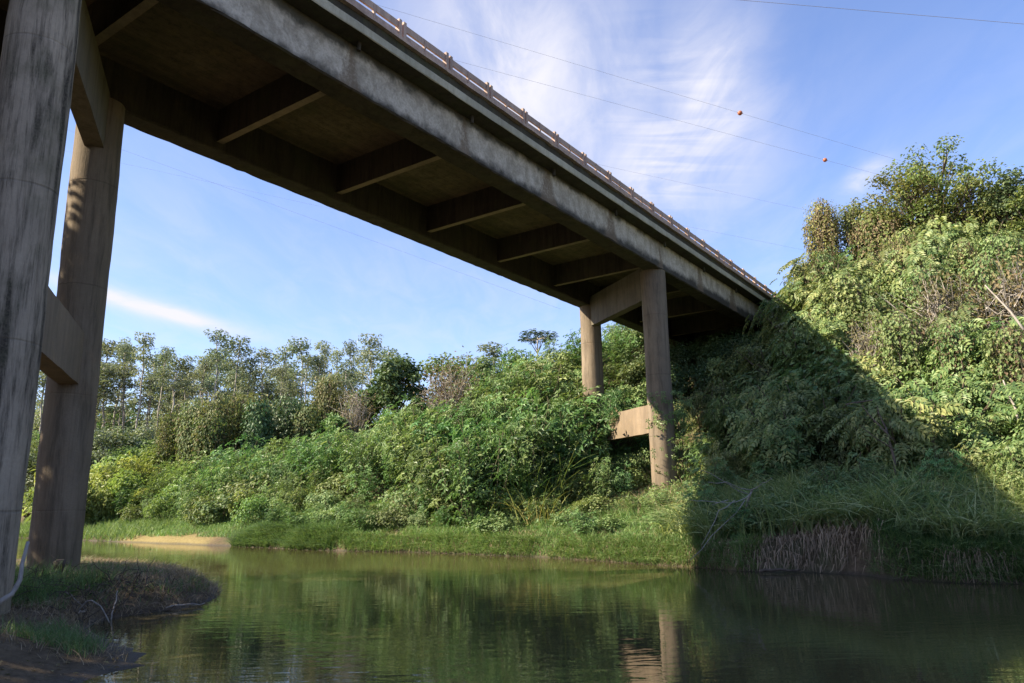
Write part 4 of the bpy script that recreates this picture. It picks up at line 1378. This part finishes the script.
# shrubs filling the crest below those crowns
for i in range(46):
    px = 812 + 240 * rng.random(); Yd = 31 + 7 * rng.random()
    b = foot(px, Yd, 250)
    sc = 1.0 + 0.7 * rng.random()
    place('spray%d' % rng.integers(6), b, rng.random() * 6, sc, '%s leafy shrub on the right crest below %s' % ('tall' if sc > 1.35 else 'lower', 'the dried creeper column' if px < 850 else 'the creeper-covered trees' if px < 910 else 'the highest crown' if px < 970 else 'the dark open tree'), 'shrub', 'tall shrubs on the right crest', scz=sc * 1.15)

# ------------------------------------------------------------------ ground cover and grass
def region(n, v0, v1, t0, t1, r, bias=1.0):
    v = v0 + (v1 - v0) * r.random(n); t = t0 + (t1 - t0) * r.random(n) ** bias
    u = np.interp(v, SV, SU) + t
    xy = uv2xy(u, v)
    return np.column_stack([xy, ground(xy[:, 0], xy[:, 1])]), u, v, t


r = np.random.default_rng(900)
mb = MB()
P, u, v, t = region(75000, -54, -9.5, 1.2, 26, r, 0.9)
ok = ~((v > -31) & (v < -30)) & ~((v < -31) & (t < 2.4)) & (P[:, 2] > 0.2)
P = P[ok]; n = len(P)
P[:, 2] += (0.45 * r.random(n) ** 1.3 + 0.05) * (0.6 + 0.5 * wob(P[:, 0], P[:, 1], 1.7))
leaves(mb, t_kite(0.62), P, UP * 0.8 + r.normal(0, 0.5, (n, 3)), 0.13 * (0.6 + 0.8 * r.random(n)), r)
o = mb.build('creeper_ground_cover', M['creeper'])
tag(o, 'low small-leaved creepers covering the far left bank between shrubs', 'ground cover', kind='stuff')
mb = MB()
P, u, v, t = region(60000, -12.5, 9, 5.0, 34, r, 0.9)
P = P[P[:, 2] > 0.2]; n = len(P)
P[:, 2] += 0.55 * r.random(n) ** 1.3 + 0.05
leaves(mb, t_kite(0.5), P, UP * 0.8 + r.normal(0, 0.5, (n, 3)), 0.13 * (0.6 + 0.8 * r.random(n)), r)
tag(mb.build('weedy_ground_cover', M['spray']), 'low leafy weeds on the slope right of the bridge', 'ground cover', kind='stuff')

mb = MB()   # sunlit grass strip along the water, left and centre
P, u, v, t = region(46000, -31, -6.6, -0.05, 4.0, r, 1.1)
P = P[P[:, 2] > 0.03]
blades(mb, P, 0.14 + 0.55 * np.clip(0.5 + 0.8 * wob(P[:, 0], P[:, 1], 2.7, 3) * wob(P[:, 0], P[:, 1], 0.9, 1) + 0.3 * wob(P[:, 0], P[:, 1], 5.1, 2), 0, 1) ** 1.4, 0.027, r, 0.5, 0.75)
P, u, v, t = region(26000, -54, -30, 0.5, 7.5, r)
ok = (wob(P[:, 0], P[:, 1], 1.6, 5) > -0.2) | (t > 1.4)
blades(mb, P[ok], 0.30, 0.028, r, 0.5, 0.6)
P, u, v, t = region(16000, -18, -8.5, 3.0, 11, r)
blades(mb, P, 0.5, 0.022, r, 0.6, 0.6)
tag(mb.build('bank_grass', M['grass']), 'bright green grass fringing the sunlit far bank', 'grass', kind='stuff')

mb = MB()   # dark overhanging tussock on the left of the far bank
P, u, v, t = region(15000, -31.2, -23.5, -0.15, 2.6, r)
P = P[P[:, 2] > 0.0]
blades(mb, P, 0.5, 0.03, r, 0.8, 1.0, tilt=np.array([-U[0], -U[1], 0]) * 0.8)
tag(mb.build('overhanging_grass', M['lushgrass']), 'dark green grass overhanging the water left of centre', 'grass', kind='stuff')

mb = MB()   # lush grass on the right, at the water
P, u, v, t = region(36000, -3.7, 6, -0.1, 3.4, r)
P = P[P[:, 2] > 0.02]
blades(mb, P, 0.34, 0.016, r, 0.6, 0.8, tilt=np.array([-U[0], -U[1], 0]) * 0.4)
tag(mb.build('lush_grass', M['lushgrass']), 'lush dark green grass at the water on the right bank', 'grass', kind='stuff')

mb = MB()   # ragged fringe dipping into the water
P, u, v, t = region(15000, -30, 7, -0.1, 0.55, r)
ok = (P[:, 2] > 0.0) & (wob(P[:, 0], P[:, 1], 2.3, 7) > -0.45) & ~((v > -6.2) & (v < -3.6))
blades(mb, P[ok], 0.42, 0.02, r, 0.8, 1.25, tilt=np.array([-U[0], -U[1], 0]) * 1.0)
P, u, v, t = region(9000, -62, -40.5, 0.0, 3.2, r)
blades(mb, P[P[:, 2] > 0], 0.55, 0.035, r, 0.5, 0.7)
tag(mb.build('water_edge_grass', M['grass']), 'ragged grass fringe drooping to the waterline of the far bank', 'grass', kind='stuff')

mb = MB()   # tall arching grass in the bridge shadow
P, u, v, t = region(2600, -9.4, 7, 0.9, 8.5, r)
P = P[P[:, 2] > 0.3]
n = len(P)
for k in range(10):
    Q = P + np.column_stack([r.normal(0, 0.10, (n, 2)), np.zeros(n)])
    blades(mb, Q, 1.1, 0.045, r, 0.5, 1.1, tilt=np.array([-U[0], -U[1], 0]) * 0.35, seg=4)
tag(mb.build('tall_grass', M['tallgrass']), 'tall arching grass on the shaded bank right of the bridge', 'grass', kind='stuff')

def hanging(mb, n, vc, vs, t0, t1, L, width, r):
    """dead blades that fold over the lip of the cut bank and hang towards the water"""
    v = r.normal(vc, vs, n); t = t0 + (t1 - t0) * r.random(n)
    xy = uv2xy(np.interp(v, SV, SU) + t, v)
    P0 = np.column_stack([xy, ground(xy[:, 0], xy[:, 1]) + 0.02])
    k = P0[:, 2] > 0.12; P0 = P0[k]; n = len(P0)
    out = np.column_stack([np.tile(-U, (n, 1)) + r.normal(0, 0.85, (n, 2)), np.zeros(n)])
    out = norm(out); ln = L * (0.45 + 0.8 * r.random(n)); up = 0.05 + 0.5 * r.random(n) ** 1.5
    sdv = norm(np.cross(out, UP) + r.normal(0, 0.3, (n, 3)))
    V = []
    S = (0, 0.3, 0.6, 1.0)
    for s in S:
        c = P0 + out * (ln * (0.15 * s + 0.42 * s ** 1.3))[:, None] + UP * (ln * (up * 2.4 * s * (1 - s) * 1.2 - 0.85 * s * s))[:, None]
        c[:, 2] = np.maximum(c[:, 2], 0.015)
        w = width * (1 - s) ** 0.6 * 0.5
        V += [c - sdv * w, c + sdv * w]
    V = np.stack(V, 1); T = []
    for q in range(3): T += [(2 * q, 2 * q + 1, 2 * q + 3), (2 * q, 2 * q + 3, 2 * q + 2)]
    F = np.array(T)[None] + (np.arange(n) * 8)[:, None, None]
    mb.add(V.reshape(-1, 3), F.reshape(-1, 3))


mb = MB()   # dry hanging grass over the cut bank
hanging(mb, 750, -4.9, 0.85, 0.05, 2.3, 0.6, 0.03, r)
hanging(mb, 300, -4.7, 0.7, 0.5, 2.0, 1.2, 0.024, r)
hanging(mb, 500, -5.2, 0.9, 0.0, 0.7, 0.3, 0.03, r)
hanging(mb, 500, -1.7, 0.5, 0.05, 0.7, 0.5, 0.022, r)
hanging(mb, 700, -7.2, 0.9, 0.1, 1.0, 0.5, 0.02, r)
hanging(mb, 900, -15, 4.5, 0.1, 0.9, 0.35, 0.02, r)
P, u, v, t = region(5000, -22, -8, 0.0, 3.0, r)
blades(mb, P[P[:, 2] > .05], 0.35, 0.02, r, 0.8, 1.0)
P, u, v, t = region(5000, -15, -7.5, 3.0, 10, r)
blades(mb, P, 0.6, 0.02, r, 0.7, 0.7)
tag(mb.build('dry_grass', M['drygrass']), 'dry straw-coloured grass hanging over the cut bank', 'grass', kind='stuff')

# yellowing reed clump and other accent plants on the left bank
def reed(seed, H):
    r_ = np.random.default_rng(seed); m_ = MB()
    P_ = np.column_stack([r_.normal(0, 0.35, (60, 2)), np.full(60, -0.05)])
    blades(m_, P_, H, 0.045, r_, 0.45, 0.8, seg=5)
    return m_


for i, (px, py, Yd, H, mt, lab) in enumerate([(497, 485, 29.0, 1.5, 'weed', 'yellow reed tuft left of the other yellowed reeds on the bank'), (525, 480, 28.2, 1.7, 'weed', 'tallest yellowed reed tuft in the middle of the bank'),
                                             (545, 482, 27.6, 1.4, 'weed', 'yellow-green reed tuft right of the tallest one'), (530, 440, 29.6, 3.0, 'grass', 'tall upright cane grass above the yellowed reeds'),
                                             (550, 430, 29.8, 2.9, 'grass', 'upright cane grass clump nearest the rear far column'), (512, 435, 30, 2.8, 'grass', 'upright cane grass clump left of the others')]):
    b = foot(px, Yd)
    tag(reed(700 + i, H).build('reed_clump', M[mt], loc=tuple(b)), lab, 'reeds', 'reed clumps on the left bank')


# ------------------------------------------------------------------ bare trunks and branches on the right bank
def limb_thing(name, lab, cat, root, segs, mat, k=5):
    """segs: list of (points relative to root, r0, r1); first is the trunk, the rest branches"""
    e = empty(name, root, 0, lab, cat)
    for i, (pts_, r0, r1) in enumerate(segs):
        m_ = MB(); m_.tube(np.asarray(pts_, float), np.linspace(r0, r1, len(pts_)), k)
        m_.build('trunk' if i == 0 else 'branch', M[mat], e, smooth=True)
    return e


r = np.random.default_rng(950)


def px_seg(root, pA, YA, pB, YB, n=6, amp=0.03):
    return wig(at(*pA, YA) - root, at(*pB, YB) - root, n, amp, r)


b = foot(950, 21.5)
root = np.array(b)
limb_thing('leaning_trunk', 'bare leaning trunk on the shaded right bank', 'tree trunk', root,
           [(wig((0, 0, -0.2), at(930, 432, 22.4) - root, 7, 0.03, r), 0.12, 0.09), (px_seg(root, (930, 432), 22.4, (912, 395), 23.5), 0.08, 0.03),
            (px_seg(root, (932, 436), 22.3, (945, 410), 22.5), 0.04, 0.015)], 'bark', 8)
b = foot(899, 20.8); root = np.array(b)
limb_thing('bare_sapling', 'thin forked bare sapling left of the leaning trunk', 'sapling', root,
           [(wig((0, 0, -0.2), at(886, 428, 21.5) - root, 6, 0.03, r), 0.05, 0.03), (px_seg(root, (893, 440), 21.2, (862, 405), 21.8), 0.03, 0.012),
            (px_seg(root, (886, 428), 21.5, (877, 406), 22), 0.03, 0.012), (px_seg(root, (895, 450), 21, (860, 425), 20.8), 0.022, 0.01)], 'bark')
b = foot(735, 21.0); root = np.array(b)
segs = [(wig((0, 0, -0.1), at(752, 490, 20.0) - root, 6, 0.04, r), 0.04, 0.025)]
for q in [((752, 490), (708, 482)), ((748, 494), (700, 470)), ((752, 492), (712, 505)), ((745, 500), (690, 560)), ((750, 490), (772, 478)), ((735, 500), (702, 545)), ((728, 500), (690, 500))]:
    segs.append((px_seg(root, q[0], 20.0, q[1], 19.4, 6, 0.05), 0.013, 0.007))
limb_thing('dead_branch', 'bleached dead branches leaning over the water at the shadow edge', 'branch', root, segs, 'twig')
for i, (pA, pB, Y0, Y1, lab) in enumerate([((846, 405), (896, 399), 24.5, 24.5, 'straight pale stick lying level across the right thicket'), ((1024, 330), (985, 285), 21, 22, 'pale bare branch near the right edge among leaves'),
                                         ((1018, 420), (1003, 380), 21, 21.5, 'short pale forked stick at the right edge'), ((760, 572), (800, 569), 18.3, 18.35, 'thin log lying along the waterline of the cut bank')]):
    a = at(*pA, Y0); c = at(*pB, Y1)
    if i == 3: a[2] = 0.05; c[2] = 0.07
    m_ = MB(); m_.tube(wig(np.zeros(3), c - a, 7, 0.02, r), np.linspace(0.04, 0.018, 7), 5)
    tag(m_.build('fallen_branch', M['twig' if i in (1, 2) else 'bark'], smooth=True, loc=tuple(a)), lab, 'branch')

# ------------------------------------------------------------------ near bank, lower left
r = np.random.default_rng(980)
mb = MB()
def near_pts(n, x0, x1, y0, y1, dmin, dmax):
    x = x0 + (x1 - x0) * r.random(n); y = y0 + (y1 - y0) * r.random(n)
    d = near_dist(x, y); k = (d > dmin) & (d < dmax)
    return np.column_stack([x[k], y[k], ground(x[k], y[k])])
P = near_pts(9000, -10, -4.8, 8.9, 12.0, 0.45, 8)
P = P[wob(P[:, 0], P[:, 1], 1.6, 2) > -0.25]
blades(mb, P, 0.26, 0.009, r, 0.5, 0.7)
P = near_pts(2500, -9.2, -7.2, 12.0, 14.2, 0.5, 9)
blades(mb, P, 0.45, 0.012, r, 0.4, 0.5)
P = near_pts(9000, -13, -6.0, 12.6, 22, 0.2, 9)
P = P[wob(P[:, 0], P[:, 1], 2.1, 6) > -0.3]
blades(mb, P, 0.2, 0.013, r, 0.7, 0.9)
tag(mb.build('near_grass', M['lushgrass']), 'short green grass on the shaded near bank at lower left', 'grass', kind='stuff')
mb = MB()
P = near_pts(16000, -13, -5.6, 11.6, 22, -0.02, 6)
blades(mb, P, 0.22, 0.010, r, 0.9, 1.2)
P = near_pts(3000, -9, -4.3, 8.6, 12.5, 0.2, 4)
blades(mb, P, 0.18, 0.007, r, 0.9, 1.0)
tag(mb.build('matted_dead_grass', M['drygrass']), 'matted dead grass over the muddy spit at lower left', 'grass', kind='stuff')

mb = MB()
P = near_pts(2600, -10, -3.6, 7.2, 17, 0.05, 7); P[:, 2] += 0.012
leaves(mb, t_kite(0.55), P, UP + r.normal(0, 0.25, P.shape), 0.05 * (0.5 + r.random(len(P))), r)
tag(mb.build('leaf_litter', M['dryvine']), 'brown leaf litter on the mud at lower left', 'leaf litter', kind='stuff')

# debris: individual sticks on the spit
LABS = ['long curved stick lying on the muddy spit', 'thin stick poking from the mat of roots', 'arched root at the edge of the spit', 'low stick half in the water below the spit', 'short stick on the mud by the roots']
SP = [((50, 583), 12.9, (88, 600), 12.3, 0.22), ((85, 600), 12.2, (76, 615), 11.9, .05), ((75, 608), 12.0, (110, 617), 11.8, 0.25), ((165, 605), 13.6, (205, 606), 14.0, 0.02), ((112, 606), 12.6, (118, 585), 12.9, 0.0)]
for i, (pA, Y0, pB, Y1, arch) in enumerate(SP):
    a = at(*pA, Y0); c = at(*pB, Y1)
    a[2] = gz(a[0], a[1]) + 0.02 if i != 3 else 0.03
    c[2] = max(gz(c[0], c[1]), 0) + (0.06 if i != 4 else 0.35)
    T = wig(np.zeros(3), c - a, 8, 0.015, r); T[:, 2] += arch * np.sin(np.linspace(0, np.pi, 8))
    m_ = MB(); m_.tube(T, np.linspace(0.013, 0.010, 8), 5)
    tag(m_.build('driftwood_stick', M['twig'], smooth=True, loc=tuple(a)), LABS[i], 'stick')
# the pale bent branch leaning against the near column
a = at(-6, 606, 8.9)
T = np.array([at(-6, 606, 8.9), at(12, 594, 9.0), at(20, 580, 9.1), at(22, 565, 9.15), at(28, 542, 9.3)]) - a
T = np.array([[np.interp(s, np.linspace(0, 1, 5), T[:, i]) for i in range(3)] for s in np.linspace(0, 1, 13)])
m_ = MB(); m_.tube(T, np.linspace(0.034, 0.02, 13), 7)
tag(m_.build('driftwood_branch', M['twig'], smooth=True, loc=tuple(a)), 'pale bent driftwood branch standing before the near column', 'branch')
# tangle of roots and twigs
mb = MB()
for k in range(150):
    c = near_pts(3, -8.4, -5.9, 11.6, 14.5, 0.0, 2.5)
    if not len(c): continue
    c = c[0]; d = r.normal(0, 1, 3); d[2] = abs(d[2]) * 0.5; d /= np.linalg.norm(d)
    L = 0.25 + 0.5 * r.random()
    T = wig(c, c + d * L, 6, 0.035, r); T[:, 2] += 0.10 * np.sin(np.linspace(0, 3.1, 6))
    mb.tube(T, np.linspace(0.010, 0.004, 6), 4, caps=False)
tag(mb.build('twig_tangle', M['darktwig']), 'tangle of dark roots and twigs on the spit', 'twigs', kind='stuff')
# burnt stump by the rear column
s_ = MB(); p0 = at(58, 566, 14.6); p0[2] = gz(p0[0], p0[1]) - 0.05
s_.tube(np.array([(0, 0, 0), (0.02, 0, 0.15), (0.0, 0.02, 0.3), (0.05, 0.0, 0.36), (0.05, 0, 0.43)]), np.array([0.12, 0.09, 0.08, 0.13, 0.07]), 9)
tag(s_.build('stump', M['darktwig'], smooth=True, loc=tuple(p0)), 'small knobbly stump in front of the rear near column', 'stump')

# tall trees on the near bank left of the picture (they shade the near piers)
for i, (x, y, H, R, lab) in enumerate([(-16.6, 8.6, 13.0, 3.6, 'tall leafy tree on the near bank left of the bridge'), (-18.8, 14.2, 13.0, 3.6, 'leafy tree upstream of the near piers'), (-24, 9, 16, 4.5, 'tallest tree behind the near bank trees'),
                                     (-15.5, 3.5, 10, 3.2, 'leafy tree on the near bank behind the bridge approach')]):
    PROTO['nb%d' % i] = ('bank_tree', tree(800 + i, H, 0.28, (0, 0, H - R * 0.95), (R, R, R * 1.25), 60, 90, t_kite(0.6), 0.3, 'midtree', clr=1.1, bare=0.2))
    place('nb%d' % i, (x, y, gz(x, y)), i, 1, lab, 'tree')

# ------------------------------------------------------------------ power lines with marker balls
def wire(lab, pA, YA, pB, YB, ext0, ext1, rad, sag, mat):
    a = at(*pA, YA); c = at(*pB, YB); d = c - a
    a2 = a - d * ext0; c2 = c + d * ext1
    s = np.linspace(0, 1, 41)[:, None]
    P_ = (c2 - a2) * s; P_[:, 2] -= (sag * 4 * s * (1 - s))[:, 0]
    m_ = MB(); m_.tube(P_, rad, 5)
    return tag(m_.build('power_line', mat, smooth=True, loc=tuple(a2)), lab, 'cable')


mm, N = new_mat('cable_metal'); finish(N, principled(N, N.mix(N.noise(N.n('ShaderNodeNewGeometry').outputs['Position'], 2.0), (0.26, 0.26, 0.28), (0.36, 0.36, 0.38)), 0.5, 0.5).outputs[0]); M['cable'] = mm
mm, N = new_mat('marker_orange'); finish(N, principled(N, N.mix(N.noise(N.n('ShaderNodeTexCoord').outputs['Object'], 6.0), (0.40, 0.12, 0.05), (0.28, 0.09, 0.04)), 0.5, 0.4).outputs[0]); M['orange'] = mm
wire('upper overhead cable carrying an orange ball, passing over the bridge railing', (377.6, 5), 78, (740, 113), 92, 0.6, 1.2, 0.013, 0.0, M['cable'])
wire('second overhead cable carrying the lower orange ball', (459.6, 61.5), 84, (825, 160), 98, 0.9, 0.9, 0.013, 0.0, M['cable'])
wire('faint overhead cable below the two with orange balls', (610, 167), 95, (797, 208), 105, 1.2, 0.9, 0.010, 0.0, M['cable'])
wire('lowest faint overhead cable just above the bridge end', (650, 219), 100, (794, 248), 105, 1.2, 0.9, 0.009, 0.0, M['cable'])
wire('dark overhead cable crossing the top right corner', (740, 0), 60, (1024, 24), 60, 0.5, 0.5, 0.02, 0.0, M['cable'])
wire('overhead cable seen under the bridge, steeper of the pair', (123, 150), 105, (350, 232.5), 112, 0.6, 1.0, 0.013, 0.0, M['cable'])
wire('overhead cable seen under the bridge, flatter of the pair', (121, 163), 110, (314, 205), 118, 0.6, 1.2, 0.010, 0.0, M['cable'])


def marker(lab, px, py, Yd, R):
    k, n = 16, 9
    m_ = MB(); V = []
    for i in range(n + 1):
        ph = math.pi * i / n
        for j in range(k):
            rr_ = R * (1.03 if i in (4, 5) else 1.0)
            V.append((rr_ * math.sin(ph) * math.cos(6.2832 * j / k), rr_ * math.sin(ph) * math.sin(6.2832 * j / k), R * math.cos(ph)))
    q = [(i * k + j, (i + 1) * k + j, (i + 1) * k + (j + 1) % k, i * k + (j + 1) % k) for i in range(n) for j in range(k)]
    m_.add(np.array(V), None, q)
    o_ = empty('marker_ball', at(px, py, Yd) , 0, lab, 'marker ball', 'marker balls on the overhead cables')
    m_.build('shell', M['orange'], o_, smooth=True)
    c_ = MB(); c_.tube(np.array([(-R * 1.25, 0, R * .3), (0, 0, 0), (R * 1.25, 0, -R * .3)]), R * 0.13, 6)
    c_.build('clamp', M['cable'], o_)


marker('upper orange marker ball on the overhead cable', 740, 113, 92, 0.32)
marker('lower orange marker ball nearer the trees on the second cable', 825, 160, 98, 0.29)
